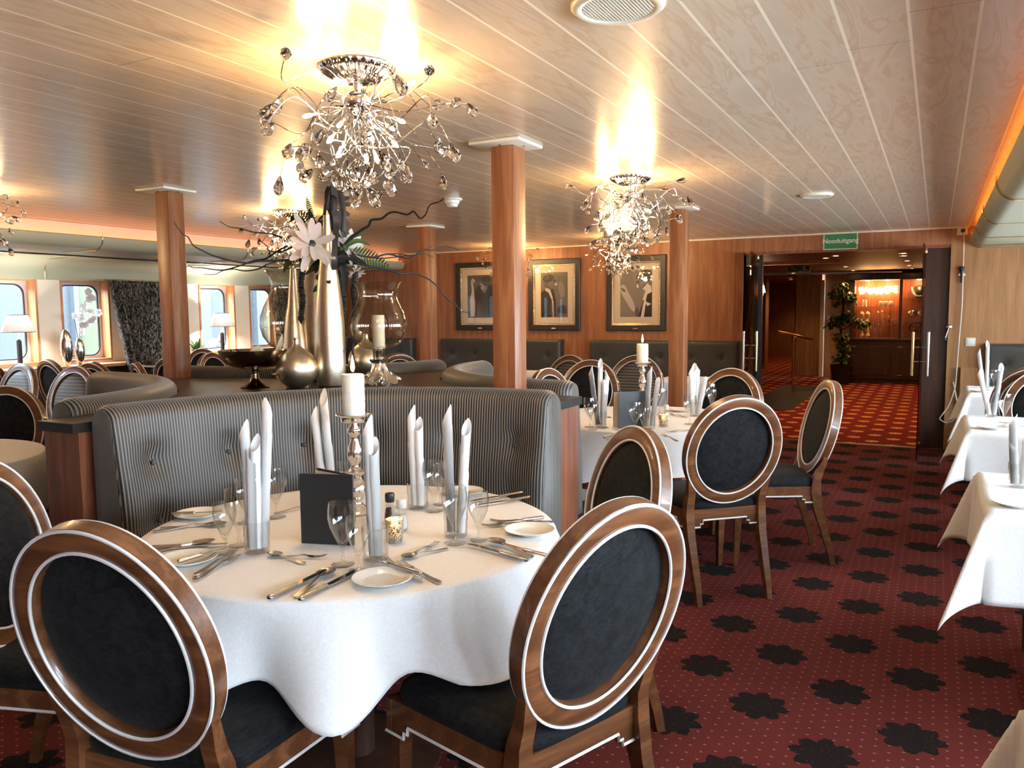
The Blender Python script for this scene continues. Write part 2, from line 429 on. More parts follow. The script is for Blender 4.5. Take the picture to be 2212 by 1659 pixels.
# ---------------------------------------------------------------- the room
ZC = 2.19; YB = 9.0; XL = -7.85; XR = 1.85; YF = -3.2; FEND = 30.0
b = BM(); box(b, XL-.4, XR+.4, YF, YB+.02, -.1, 0); struct(obj('floor', b, 'carpet', smooth=0))
b = BM(); box(b, -9, 4.5, YB+.02, FEND, -.1, 0); o = struct(obj('floor_foyer', b, 'carpet_foyer', smooth=0)); o.name = 'floor_foyer'
b = BM(); box(b, XL-.4, XR+.4, YF, YB+.12, ZC, ZC+.1); struct(obj('ceiling', b, 'ceiling', smooth=0))
DX0, DX1, DZ = -1.88, .10, 2.025     # doorway in the back wall
b = BM(); box(b, XL-.4, DX0, YB, YB+.12, 0, ZC); box(b, DX0, DX1, YB, YB+.12, DZ, ZC); struct(obj('wall_back', b, 'wall_wood', smooth=0))
b = BM(); box(b, DX1, XR+.4, YB, YB+.12, 0, ZC); struct(obj('wall_back_right', b, 'wall_tan', smooth=0))
b = BM(); box(b, XL-.4, XR+.4, YF-.12, YF, 0, ZC); struct(obj('wall_front', b, 'wall_wood', smooth=0))
b = BM(); box(b, DX1+.12, XR, YB-.045, YB, 0, .83, bev=.004); struct(obj('trim_1', b, 'wall_tan', smooth=0))
WZ0, WZ1 = .93, 1.775
def wall_with_windows(name, xin, xout, spans, m):
    bm = BM(); x0, x1 = min(xin, xout), max(xin, xout)
    box(bm, x0, x1, YF, YB, 0, WZ0); box(bm, x0, x1, YF, YB, WZ1, ZC)
    y = YF
    for a, c in spans+[(YB, None)]:
        box(bm, x0, x1, y, a, WZ0, WZ1)
        if c is None: break
        y = c
    return struct(obj(name, bm, m, smooth=0))
LW = [(-1.6, -1.05), (-.74, -.19), (.12, .67), (.98, 1.53), (1.84, 2.39), (2.66, 3.21), (3.49, 4.04), (4.32, 4.87), (5.11, 5.66), (5.98, 6.53), (6.84, 7.40), (7.64, 8.19)]
RW = [(-2.6, -2.0), (-1.75, -1.15), (-.9, -.3), (-.05, .55), (.8, 1.4), (1.65, 2.25), (2.5, 3.1), (3.35, 3.95), (4.2, 4.8), (5.05, 5.65), (5.9, 6.5), (6.75, 7.35), (7.6, 8.2)]
wall_with_windows('wall_left', XL, XL-.16, LW, 'cream_wall')
wall_with_windows('wall_right', XR, XR+.16, RW, 'cream_wall')
def rrect(y0, y1, z0, z1, r, n=6):
    P = []
    for cy, cz, a0 in ((y1-r, z1-r, 0), (y0+r, z1-r, PI/2), (y0+r, z0+r, PI), (y1-r, z0+r, 1.5*PI)):
        for i in range(n+1):
            a = a0+PI/2*i/n; P.append((cy+r*math.cos(a), cz+r*math.sin(a)))
    return P
def window(no, y0, y1, xin, sgn):
    xo = xin+sgn*.16
    w = bpy.data.objects.new('window_%d' % no, None); COL.objects.link(w); w.location = ((xin+xo)/2, (y0+y1)/2, (WZ0+WZ1)/2); w['kind'] = 'structure'
    c = w.location
    bm = BM(); t = .022
    xs = (xin-sgn*.008-c.x, xo-c.x); xa, xb = min(xs), max(xs); ya, yb, za, zb = y0-c.y, y1-c.y, WZ0-c.z, WZ1-c.z
    box(bm, xa, xb, ya, ya+t, za, zb); box(bm, xa, xb, yb-t, yb, za, zb); box(bm, xa, xb, ya+t, yb-t, za, za+t); box(bm, xa, xb, ya+t, yb-t, zb-t, zb)
    obj('casing', bm, 'frame_wood', w, 0)
    xg = xo-sgn*.03-c.x
    outer = rrect(ya+t, yb-t, za+t, zb-t, .012); inner = rrect(ya+t+.028, yb-t-.028, za+t+.028, zb-t-.028, .10); gask = rrect(ya+t+.040, yb-t-.040, za+t+.040, zb-t-.040, .092)
    def annulus(A, B, x0, x1, m, nm):
        bm = BM(); loft(bm, [[(x0, y, z) for y, z in A], [(x1, y, z) for y, z in A], [(x1, y, z) for y, z in B], [(x0, y, z) for y, z in B], [(x0, y, z) for y, z in A]], True, False)
        bmesh.ops.remove_doubles(bm, verts=bm.verts, dist=1e-5); return obj(nm, bm, m, w, 40)
    annulus(outer, inner, xg-.012, xg+.012, 'rim_grey', 'rim')
    annulus(inner, gask, xg-.008, xg+.008, 'rubber', 'gasket')
    bm = BM(); loft(bm, [[(xg-.003, y, z) for y, z in gask], [(xg+.003, y, z) for y, z in gask]]); obj('glass', bm, 'window_glass', w, 0)
no = 0
for a, c in LW: no += 1; window(no, a, c, XL, -1)
for a, c in RW: no += 1; window(no, a, c, XR, 1)
for nm, x, sg, spans in (('L', XL, -1, LW), ('R', XR, 1, RW)):
    for a, c in spans:
        l = light('window_portal', 'AREA', (x+sg*.30, (a+c)/2, (WZ0+WZ1)/2), 1, size=(WZ1-WZ0-.02, c-a-.02), rot=(0, PI/2 if sg > 0 else -PI/2, 0))
        l.data.cycles.is_portal = True
# sill ledges
b = BM(); box(b, XL, XL+.26, YF, YB-.01, .875, .908, bev=.004); struct(obj('trim_2', b, 'frame_wood', smooth=0))
b = BM(); box(b, XR-.26, XR, YF, YB-.05, .875, .908, bev=.004); struct(obj('trim_3', b, 'frame_wood', smooth=0))
b = BM(); box(b, XL, XL+.05, YF, YB-.01, 0, .875); struct(obj('baseboard_left', b, 'dark_wood', smooth=0))
# ceiling edge bead on the back wall
b = BM(); box(b, -6.4, .25, YB-.014, YB, ZC-.016, ZC, bev=.004); struct(obj('trim_4', b, 'cream', smooth=0))
# air trunk profile along both sides: (distance outwards from the trunk's inner face, z)
def trunk(xf, sg, wallx, nm, cream):
    prof = [(0.02, 2.085), (0.0, 2.075)]
    for i in range(9):
        a = PI/2*i/8; prof.append((.105-.105*math.cos(a), 2.075-.0-.10*math.sin(a)))
    w = abs(wallx-xf)
    prof += [(.55, 1.972)]
    x1 = w-.02
    for i in range(9):
        a = PI/2*i/8; prof.append((x1-.16+.16*math.sin(a), 1.972-.13+.13*math.cos(a)))
    prof += [(x1, 1.765), (w+.0, 1.765), (w, 2.085)]
    bm = BM(); loft(bm, [[(xf+sg*u, y, z) for u, z in prof] for y in (YF, YB-.003)]); struct(obj(nm, bm, 'duct', smooth=30))
    bm = BM(); box(bm, xf+sg*.10 if sg > 0 else xf+sg*.115, xf+sg*.115 if sg > 0 else xf+sg*.10, YF, YB-.003, 2.086, 2.188); struct(obj(cream, bm, 'cream', smooth=0))
    bm = BM(); box(bm, min(xf+sg*.04, xf+sg*.075), max(xf+sg*.04, xf+sg*.075), YF, YB-.01, 2.0865, 2.089)
    struct(obj('trim_led_strip', bm, 'cove_led', smooth=0))
    # thin brass clips bent over the trunk joints
    for y in ((4.55, 5.35, 6.2, 7.0, 7.8, 8.55) if sg < 0 else (5.0, 6.4, 7.6, 8.5)):
        P = [(xf+sg*(u-.004 if u < .2 else u), y, z-.004) for u, z in prof[1:12]]
        bm = BM(); tube(bm, [(xf-sg*.002, y, 2.10)]+P+[(xf+sg*.5, y, 1.968)], .0045, 6); tag(obj('joint_strip', bm, 'brass'), None, None)['kind'] = 'structure'
    if sg < 0:
        for y in (4.95, 6.6):
            P = [(xf+sg*u, y, z) for u, z in [(w-.55, 1.966), (w-.19, 1.966), (w-.10, 1.955), (w-.04, 1.90), (w-.025, 1.84), (w-.024, 1.768)]]
            bm = BM(); tube(bm, spline(P, 4), .0045, 6); struct(obj('joint_strip', bm, 'brass'))
        bm = BM(); tube(bm, [(xf-.80, 3.0, 1.968), (xf-.80, YB-.01, 1.968)], .012, 8); struct(obj('trim_rail', bm, 'steel'))
trunk(-6.36, -1, XL, 'trim_5', 'trim_6')
trunk(.255, 1, XR, 'trim_7', 'trim_8')
# ---- foyer beyond the doors
ZF = 2.10
b = BM(); box(b, -9, 4.5, YB+.12, FEND, ZF, ZF+.1); struct(obj('ceiling_foyer', b, pbr('foyer_ceiling', (.13, .055, .028), .6), smooth=0))
b = BM(); box(b, -9, -3.05, YB+.12, YB+1.2, 0, ZF); struct(obj('wall_foyer_left', b, 'wall_wood', smooth=0))
b = BM(); box(b, -.62-.0, 4.5, 17.2, 17.3, 0, ZF); box(b, -2.05, -.62, 17.75, 17.85, 0, ZF); struct(obj('wall_foyer_back', b, 'wall_tan', smooth=0))
b = BM(); box(b, .55, .67, YB+.12, 17.2, 0, ZF); struct(obj('wall_foyer_right', b, 'dark_wood', smooth=0))
b = BM(); box(b, -5.2, -5.1, YB+1.2, FEND, 0, ZF); struct(obj('wall_corridor_left', b, 'wall_wood', smooth=0))
b = BM(); box(b, -9, 4.5, 25.4, 25.5, 0, ZF); struct(obj('wall_corridor_end', b, 'wall_tan', smooth=0))
b = BM(); box(b, -3.75, -3.69, 25.36, 25.4, 0, 1.95); box(b, -3.05, -2.99, 25.36, 25.4, 0, 1.95); box(b, -3.69, -3.05, 25.36, 25.4, 1.89, 1.95); struct(obj('trim_14', b, 'dark_wood', smooth=0))
b = BM(); box(b, -2.62, -2.12, 17.75, 18.2, 0, ZF); struct(obj('wall_pier', b, 'marble', smooth=0))
b = BM(); box(b, -2.12, -2.05, 17.6, 17.78, 0, ZF-.12); struct(obj('trim_9', b, 'cream', smooth=0))
b = BM(); box(b, -3.9, -3.5, 19.2, 19.6, 0, ZF); box(b, -4.55, -4.3, 17.2, 17.6, 0, ZF); struct(obj('wall_corridor_posts', b, 'marble', smooth=0))
b = BM(); box(b, -2.62, -2.5, 18.2, FEND, 0, ZF); struct(obj('wall_corridor_right', b, 'wall_tan', smooth=0))
b = BM(); box(b, -3.6, -1.25, 12.4, 12.55, 2.055, ZF); struct(obj('trim_10', b, 'cream', smooth=0))
# ---- doorway frame, dark side panel, threshold
b = BM(); box(b, DX0-.10, DX0, YB-.014, YB+.12, 0, DZ+.0); box(b, DX0, DX1, YB+.01, YB+.12, DZ-.03, DZ); struct(obj('trim_11', b, 'console_wood', smooth=0))
b = BM(); box(b, -.115, DX1, YB+.05, YB+.12, 0, DZ-.03); struct(obj('trim_12', b, 'dark_wood', smooth=0))
b = BM(); box(b, -1.745, -1.70, YB+.10, YB+.15, 0, DZ-.03); struct(obj('trim_15', b, 'black', smooth=0))
b = BM(); box(b, DX0, -.115, YB-.02, YB+.05, 0, .004); struct(obj('trim_13', b, 'black', smooth=0))
# ---- outside on the left: quay wall and piles
b = BM(); box(b, -14, XL-.5, YF-4, 22, -3.3, -3); struct(obj('ground_quay', b, 'dock', smooth=0))
b = BM(); box(b, -11.2, -11.0, YF-4, 22, -3, 2.6); struct(obj('wall_quay', b, 'dock', smooth=0))
for i, (y, w, mm) in enumerate(((5.55, .55, 'dock_light'), (7.3, .35, 'dock_light'), (9.35, .40, 'dock_light'), (10.8, .5, 'dock_light'), (3.0, .6, 'dock_light'))):
    b = BM(); box(b, -11.0, -10.9, y, y+w, -3, 2.55); struct(obj('wall_quay_panel', b, mm, smooth=0))

# ---------------------------------------------------------------- columns
def column(x, y, label, g='wooden columns with cream cap plates', cap=(.0, -.02)):
    t = thing('column', label, 'column', (x, y, 0), 0, g); t['kind'] = 'thing'
    bm = BM(); box(bm, -.06, .06, -.06, .06, 0, ZC-.016, bev=.006); obj('shaft', bm, 'column_wood', t, 30)
    bm = BM(); box(bm, -.13+cap[0], .13+cap[0], -.125+cap[1], .125+cap[1], ZC-.016, ZC, bev=.005); c = obj('cap_plate', bm, 'plastic_cream', t, 30)
    for sx, sy in ((0, -1), (1, 0), (-1, 0), (0, 1)):
        bm = BM(); lathe(bm, [(0, -.004), (.004, -.003), (.006, 0)], 10, (sx*.082, sy*.082, ZC-.016)); obj('screw', bm, 'steel', c)
    return t
column(-4.285, 3.54, 'square wooden column rising from the striped booth beside the bronze bowl')
column(-1.795, 3.385, 'square wooden column with cream cap, rising behind the front striped booth')
column(-4.145, 6.22, 'square wooden column standing behind the flower branches, left of the saxophonist picture')
column(-1.775, 6.145, 'square wooden column beside the singer-with-microphone picture, behind the round table')

# ---------------------------------------------------------------- oval-back chairs
CA, CB, CZ, CT = .2566, .2757, .7422, .2448
def chair_protos():
    out = {}
    Mo = Matrix.Translation((0, 0, CZ)) @ Matrix.Rotation(CT, 4, 'X')   # top leans to -y
    def op(x, d, z): return Mo @ Vector((x, d, z))
    bm = BM(); ovalring(bm, CA, CB, [(0, -.018), (.0, .018), (-.006, .022), (-.050, .022), (-.056, .016), (-.056, -.012), (-.050, -.020), (-.028, -.024), (-.006, -.022)], Mo); M_frame = bm
    def fin(bm, nm):
        me = bpy.data.meshes.new(nm); bmesh.ops.recalc_face_normals(bm, faces=bm.faces); bm.to_mesh(me); bm.free(); me.shade_smooth(); me.set_sharp_from_angle(angle=math.radians(40)); return me
    me = {}
    me['back_frame'] = fin(bm, 'back_frame')
    bm = BM()
    for d in (-.021, .021):
        for o in (-.004, -.053):
            ovalring(bm, CA, CB, [(o+.0040*math.cos(k*PI/3), d+.0040*math.sin(k*PI/3)) for k in range(6)], Mo, 72)
    me['frame_trim'] = fin(bm, 'frame_trim')
    a, b_ = CA-.055, CB-.055
    bm = BM(); disc_dome(bm, a, b_, -.022, Mo, 7, 48, .004); me['back_panel'] = fin(bm, 'back_panel')
    bm = BM(); disc_dome(bm, a, b_, .026, Mo, 7, 48, .004); me['back_pad'] = fin(bm, 'back_pad')
    # seat frame
    def sx(y): return .205+(.255-.205)*(y-.06)/.45
    Z0, Z1 = .385, .445
    st = [(0, Z0-.028), (.07, Z0-.028), (.07, Z0-.012), (.085, Z0-.012), (.085, Z0+.006)]
    def board(bm, p, q, t=.022):
        p, q = Vector((*p, 0)), Vector((*q, 0)); d = (q-p); Ln = d.length; d.normalize(); n = Vector((d.y, -d.x, 0))
        prof = [(u, z) for u, z in st]+[(Ln-u, z) for u, z in reversed(st)]+[(Ln, Z1), (0, Z1)]
        A = [p+d*u+Vector((0, 0, z)) for u, z in prof]; B = [v-n*t for v in A]
        a = [bm.verts.new(v) for v in A]; b = [bm.verts.new(v) for v in B]
        bm.faces.new(a); bm.faces.new(b[::-1]); k = len(a)
        for i in range(k): bm.faces.new((a[i], b[i], b[(i+1) % k], a[(i+1) % k]))
        return [p+d*u+Vector((0, 0, z))+n*.002 for u, z in prof[:-2]]
    cr = [(-sx(.06), .06), (sx(.06), .06), (sx(.51), .51), (-sx(.51), .51)]
    bm = BM(); tr = [board(bm, cr[i], cr[(i+1) % 4]) for i in range(4)]; me['seat_rail'] = fin(bm, 'seat_rail')
    bm = BM()
    for P in tr: tube(bm, P, .0045, 4)
    me['rail_trim'] = fin(bm, 'rail_trim')
    # seat cushion
    bm = BM(); rings = []
    for s, z in ((1.0, .446), (1.02, .462), (1.0, .480), (.93, .494), (.75, .503), (.4, .508)):
        ring = []
        for i in range(40):
            t = 2*PI*i/40; c, s_ = math.cos(t), math.sin(t)
            ux = abs(c)**.38*(1 if c > 0 else -1); uy = abs(s_)**.38*(1 if s_ > 0 else -1)
            y = .285+uy*.228*s; ring.append((ux*sx(y)*1.0*s, y, z))
        rings.append(ring)
    loft(bm, rings); me['seat'] = fin(bm, 'seat')
    # legs
    def leg(secs):
        bm = BM(); loft(bm, [[(x-w, y-d, z), (x+w, y-d, z), (x+w, y+d, z), (x-w, y+d, z)] for x, y, z, w, d in secs]); return fin(bm, 'leg')
    legs = []
    for sgn in (-1, 1):
        legs.append(leg([(sgn*.222, .485, .44, .020, .020), (sgn*.224, .487, .36, .020, .020), (sgn*.226, .497, .02, .013, .013), (sgn*.226, .497, 0, .012, .012)]))
        R = [(.190, -.035, 0, .013, .015), (.190, -.018, .08, .015, .017), (.192, .018, .20, .018, .020), (.195, .055, .32, .020, .024), (.197, .070, .42, .021, .026), (.195, .066, .48, .020, .022), (.196, .048, .53, .019, .018), (.205, .030, .585, .017, .014), (.214, .018, .63, .010, .010)]
        legs.append(leg([(sgn*x, y, z, w, d) for x, y, z, w, d in R]))
    me['legs'] = legs
    for kind, panel, pad in (('velvet', 'velvet', 'velvet'), ('stripe', 'velvet', 'stripe_seat'), ('stripe_back', 'stripe_seat', 'velvet')):
        r = bpy.data.objects.new('dining_chair', None); COL.objects.link(r); r['category'] = 'chair'
        def part(nm, mesh, m):
            mesh = mesh if not mesh.materials else mesh.copy()
            mesh.materials.clear(); mesh.materials.append(MT[m]); o = bpy.data.objects.new(nm, mesh); COL.objects.link(o); o.parent = r; return o
        f = part('back_frame', me['back_frame'], 'chair_wood'); tr_ = part('frame_trim', me['frame_trim'], 'trim_white'); tr_.parent = f
        part('backrest', me['back_pad'], pad); part('back_panel', me['back_panel'], panel); part('seat', me['seat'], 'velvet')
        s = part('seat_rail', me['seat_rail'], 'chair_wood'); t2 = part('rail_trim', me['rail_trim'], 'trim_white'); t2.parent = s
        for l in me['legs']: part('leg', l, 'chair_wood')
        out[kind] = r
    return out
CH = chair_protos(); CHU = set()
def chair(x, y, deg, label, group, kind='velvet'):
    r = CH[kind]
    if kind in CHU: r = dup(r, (x, y, 0), math.radians(deg))
    else: CHU.add(kind); r.location = (x, y, 0); r.rotation_euler = (0, 0, math.radians(deg))
    r['label'] = label; r['group'] = group; return r
g1 = 'oval-back chairs round the front table'; g2 = 'oval-back chairs round the table by the aisle'
g3 = 'oval-back chairs on the window side'; g4 = 'oval-back chairs before the picture wall'; g5 = 'oval-back chairs at the tables right of the aisle'
chair(-.639, 1.639, 68.8, 'large black velvet oval-back chair nearest the aisle, white trim catching the light', g1)
chair(-1.475, 1.037, 7.6, 'large dark oval-back chair seen from behind, front left of the round table', g1)
chair(-2.389, 1.294, -65.6, 'oval-back chair cut off by the picture edge, behind the big dark chair', g1)
chair(-.946, 2.635, 137.6, 'oval-back chair beyond the round front table, partly hidden by the large aisle chair', g1)
chair(-.848, 3.877, 43.3, 'black velvet oval-back chair on the red carpet, full back and legs in view', g2)
chair(-.571, 4.827, 113, 'oval-back chair seen from its side, standing closest to the open carpet aisle', g2)
chair(-1.242, 5.527, 159, 'oval-back chair facing the camera beyond the table, left of the doorway', g2)
chair(-4.73, 2.69, -156, 'dark oval-back chair behind the cream-clothed table at the picture edge', g3)
chair(-5.995, 3.95, 185, 'oval-back chair with horizontal striped backrest beside the left end of the booth', g3, 'stripe')
chair(-6.807, 4.002, 178.7, 'oval-back chair with striped backrest below the left table lamp', g3, 'stripe')
chair(-7.206, 4.596, -5, 'dark oval-back chair between two striped ones, below the window post', g3)
chair(-6.45, 4.50, 2, 'dark oval-back chair below the two silver vases', g3)
chair(-2.49, 6.073, 181, 'dark oval-back chair facing forward behind the tall napkins of the aisle table', g4)
chair(-2.36, 6.84, 178.7, 'oval-back chair with faint striped backrest right behind the lit pillar candle', g4, 'stripe')
chair(-2.937, 6.644, 164, 'oval-back chair with faint striped backrest in front of the gap between wall benches', g4, 'stripe')
chair(-2.376, 5.12, -99.6, 'oval-back chair with bright pale rim peeping over the right end of the booth', g2)
def ctop(px, py, deg, label, kind='velvet', g=g3):
    p = G(px, py, CZ+CB*math.cos(CT)); a = math.radians(deg); k = CB*math.sin(CT)
    # top of the oval sits k behind the chair's origin
    chair(p.x-math.sin(a)*k, p.y+math.cos(a)*k, deg, label, g, kind)
ctop(-34, 783, 100, 'oval-back chair with white rim, only its edge showing below the left lamp')
ctop(292, 783, -25, 'dark oval-back chair in front of the tied curtain')
ctop(362, 772, 0, 'oval-back chair mostly hidden behind the left wooden column')
ctop(452, 762, -80, 'oval-back chair with brown backrest and bright rim, below the potted plant', 'velvet')
ctop(432, 753, -95, 'oval-back chair directly behind the brown-backed chair by the potted plant')
ctop(862, 764, 60, 'oval-back chair glimpsed through the glass hurricane on the silver foot')
chair(.66, 6.18, 176, 'black velvet oval-back chair at the far edge of the middle square table', g5)
chair(.60, 6.47, 4, 'oval-back chair with striped back, behind the black one by the square tables', g5, 'stripe_back')
chair(.63, 4.30, 176, 'oval-back chair whose brown rim just shows beside the nearest right-hand napkins', g5)

# ---------------------------------------------------------------- island of four striped booths round a console
CI = Vector((-2.945, 3.345, 0)); TD = Vector((1.365, 1.415, 0)); RI, RO = 1.10, 1.255
TC = {'front': CI+Vector((TD.x, -TD.y, 0)), 'right': CI+Vector((TD.x, TD.y, 0)), 'left': CI+Vector((-TD.x, -TD.y, 0)), 'back': CI+Vector((-TD.x, TD.y+.09, 0))}
ANG = {'front': (82.5, 180.5), 'right': (176, 271.5), 'left': (4.5, 98), 'back': (264, 360)}
def booth(key, label):
    c = TC[key]; a0, a1 = (math.radians(v) for v in ANG[key])
    t = thing('booth_sofa', label, 'sofa', c, 0, 'striped curved booths round the console')
    n = 150
    prof = [(RI-.07, .40)]
    for k in range(13): prof.append((RI-.07+.07*(k/12), .40+.62*k/12))
    for k in range(1, 10):
        a = PI*k/10; prof.append((RI+.077-.077*math.cos(a)*1.0, 1.02+.06*math.sin(a)))
    prof += [(RO-.002, 1.02), (RO-.002, .70), (RO-.002, .40)]
    cum = [0]
    for p, q in zip(prof, prof[1:]): cum.append(cum[-1]+math.hypot(q[0]-p[0], q[1]-p[1]))
    btn = [(a0+(a1-a0)*(i+.5)/6, z) for i in range(6) for z in (.62, .845)]
    bm = BM(); uvl = bm.loops.layers.uv.new('UVMap'); grid = []
    for i in range(n+1):
        a = a0+(a1-a0)*i/n; row = []
        e = min(i, n-i)/n*(a1-a0)*RI      # distance from the end, for a soft end edge
        k = .035*max(0, 1-e/.05)**2
        for r, z in prof:
            dr = 0
            if r <= RI+.01 and z < 1.03:
                for ba, bz in btn:
                    dx = (a-ba)*RI; dz = z-bz; d2 = math.hypot(dx, dz*1.1)
                    dr += .034*math.exp(-(d2/.035)**2)+.018*math.exp(-(d2/.10)**2)
                    dr += .016*math.exp(-(dz/.02)**2)*math.exp(-(dx/.12)**2)
                dr -= .012*math.sin(PI*min(1, max(0, (z-.42)/.6)))
            rr = r+dr; mid = (RI+RO)/2-.03
            rr = rr+(mid-rr)*k*8 if k else rr
            zz = z-(k*.5 if z > .9 else 0)
            row.append(bm.verts.new((rr*math.cos(a), rr*math.sin(a), zz)))
        grid.append(row)
    m = len(prof)
    for i in range(n):
        for j in range(m-1):
            f = bm.faces.new((grid[i][j], grid[i][j+1], grid[i+1][j+1], grid[i+1][j]))
            for lp in f.loops:
                ii = i if lp.vert in grid[i] else i+1
                jj = (grid[ii]).index(lp.vert); lp[uvl].uv = ((a1-a0)*RI*ii/n, cum[jj])
    for row in (grid[0], grid[-1]):
        f = bm.faces.new(row)
        for lp in f.loops: lp[uvl].uv = (prof[row.index(lp.vert)][0], 0)
    obj('backrest', bm, 'stripe', t, 60)
    # seat cushion and base
    def arcblock(r0, r1, z0, z1, m_, nm, rd):
        pr = [(r0, z0), (r0, z1-rd), (r0+rd*.3, z1-rd*.3), (r0+rd, z1), (r1, z1), (r1, z0)]
        bm = BM(); uv = bm.loops.layers.uv.new('UVMap'); R = []
        for i in range(61):
            a = a0+(a1-a0)*i/60; R.append([bm.verts.new((r*math.cos(a), r*math.sin(a), z)) for r, z in pr])
        for i in range(60):
            for j in range(len(pr)):
                q = (R[i][j], R[i][(j+1) % len(pr)], R[i+1][(j+1) % len(pr)], R[i+1][j]); f = bm.faces.new(q)
                for lp, ii in zip(f.loops, (i, i, i+1, i+1)): lp[uv].uv = ((a1-a0)*RI*ii/60, 0)
        for row in (R[0], R[-1]): bm.faces.new(row)
        return obj(nm, bm, m_, t, 40)
    arcblock(.76, RI-.055, .30, .455, 'stripe', 'seat_cushion', .04)
    arcblock(.80, RO-.01, .0, .30, 'dark_wood', 'base', .005)
    for ba, bz in btn:
        r = RI-.07+.07*max(0, (bz-.40)/.62)+.022
        Mx = Matrix.Translation((r*math.cos(ba), r*math.sin(ba), bz)) @ Matrix.Rotation(ba, 4, 'Z') @ Matrix.Rotation(-PI/2, 4, 'Y')
        bm = BM(); lathe(bm, [(0, .007), (.008, .005), (.011, 0), (0, -.002)], 10, M=Mx); obj('button', bm, 'stripe_far', t)
    return t
booth('front', 'striped tufted booth sofa curving behind the round front table')
booth('left', 'striped booth sofa curving away from the camera at the left of the console')
booth('right', 'striped booth sofa whose rear rim shows right of the wooden column')
booth('back', 'striped booth sofa on the far side of the console, only its top showing')
def console():
    t = thing('console_counter', 'dark console counter between the striped booths, carrying vases and flowers', 'counter', CI)
    P = []
    r = RO+.004
    for key, a0, a1 in (('front', 184, 84), ('right', 276, 176), ('back', 364, 264), ('left', 96, -4)):
        c = TC[key]-CI; lo, hi = (a0-4.5, a1+4.5)
        for i in range(41):
            a = math.radians(lo+(hi-lo)*i/40); P.append((c.x+r*math.cos(a), c.y+r*math.sin(a)))
        ox, oy = {'front': (1, 0), 'right': (0, 1), 'back': (-1, 0), 'left': (0, -1)}[key]; nk = {'front': 'right', 'right': 'back', 'back': 'left', 'left': 'front'}[key]
        na = math.radians({'front': 84, 'right': 276, 'back': 364, 'left': 96}[key]+0) if False else math.radians({'right': 276, 'back': 364, 'left': 96, 'front': 184}[nk]-4.5); nc = TC[nk]-CI
        P.append((P[-1][0]+.075*ox, P[-1][1]+.075*oy)); P.append((nc.x+r*math.cos(na)+.075*ox, nc.y+r*math.sin(na)+.075*oy))
    bm = BM(); prism(bm, P, .975, 1.012); obj('counter_top', bm, 'black_top', t, 30)
    Q = [(x*.985, y*.985) for x, y in P]
    bm = BM(); prism(bm, Q, 0, .975); obj('body', bm, 'console_wood', t, 30)
console()
# ---------------------------------------------------------------- wall benches
def bench(x0, x1, label, m='stripe_far'):
    t = thing('wall_bench', label, 'bench', ((x0+x1)/2, YB-.3, 0), 0, 'upholstered benches along the picture wall'); w = (x1-x0)/2
    n = max(3, round((x1-x0)/.33)); bt = [(-w+2*w*(i+.5)/n, z) for i in range(n) for z in (.62, .93-.06)]
    bm = BM(); NX, NZ = int(w*2/.025), 30; G_ = []
    for i in range(NX+1):
        row = []
        for j in range(NZ+1):
            x = -w+2*w*i/NX; z = .44+.625*j/NZ; y = .175+.0
            ed = min(i, NX-i)/NX*2*w; y += .03*max(0, 1-ed/.03)**2+.03*max(0, 1-(1.065-z)/.03)**2
            for bx, bz in bt:
                d = math.hypot(x-bx, z-bz); y += .022*math.exp(-(d/.03)**2)+.010*math.exp(-(d/.09)**2)
            row.append(bm.verts.new((x, y, z)))
        G_.append(row)
    for i in range(NX):
        for j in range(NZ): bm.faces.new((G_[i][j], G_[i+1][j], G_[i+1][j+1], G_[i][j+1]))
    per = [r[0] for r in G_]+G_[-1][1:]+[r[-1] for r in G_[-2::-1]]+G_[0][-2:0:-1]
    bk = [bm.verts.new((v.co.x, .295, v.co.z)) for v in per]; k = len(per)
    for i in range(k): bm.faces.new((per[i], per[(i+1) % k], bk[(i+1) % k], bk[i]))
    bm.faces.new(bk)
    obj('backrest', bm, m, t, 60)
    for bx, bz in bt:
        bm = BM(); lathe(bm, [(0, .006), (.009, .004), (.012, 0)], 10, M=Matrix.Translation((bx, .195, bz)) @ RX90); obj('button', bm, 'black', t)
    bm = BM(); box(bm, -w, w, -.28, .17, .29, .455, bev=.03); obj('seat_cushion', bm, m, t, 40)
    bm = BM(); box(bm, -w+.01, w-.01, -.24, .295, 0, .29); obj('base', bm, 'dark_wood', t, 0)
    return t
bench(-3.64, -1.91, 'dark striped wall bench below the singer-with-microphone picture')
bench(-5.75, -4.02, 'dark striped wall bench below the two left pictures')
bench(-7.6, -6.20, 'dark striped wall bench glimpsed behind the glass hurricane')
bench(.42, 1.80, 'striped wall bench on the pale wood wall beside the light switch', 'stripe_far')

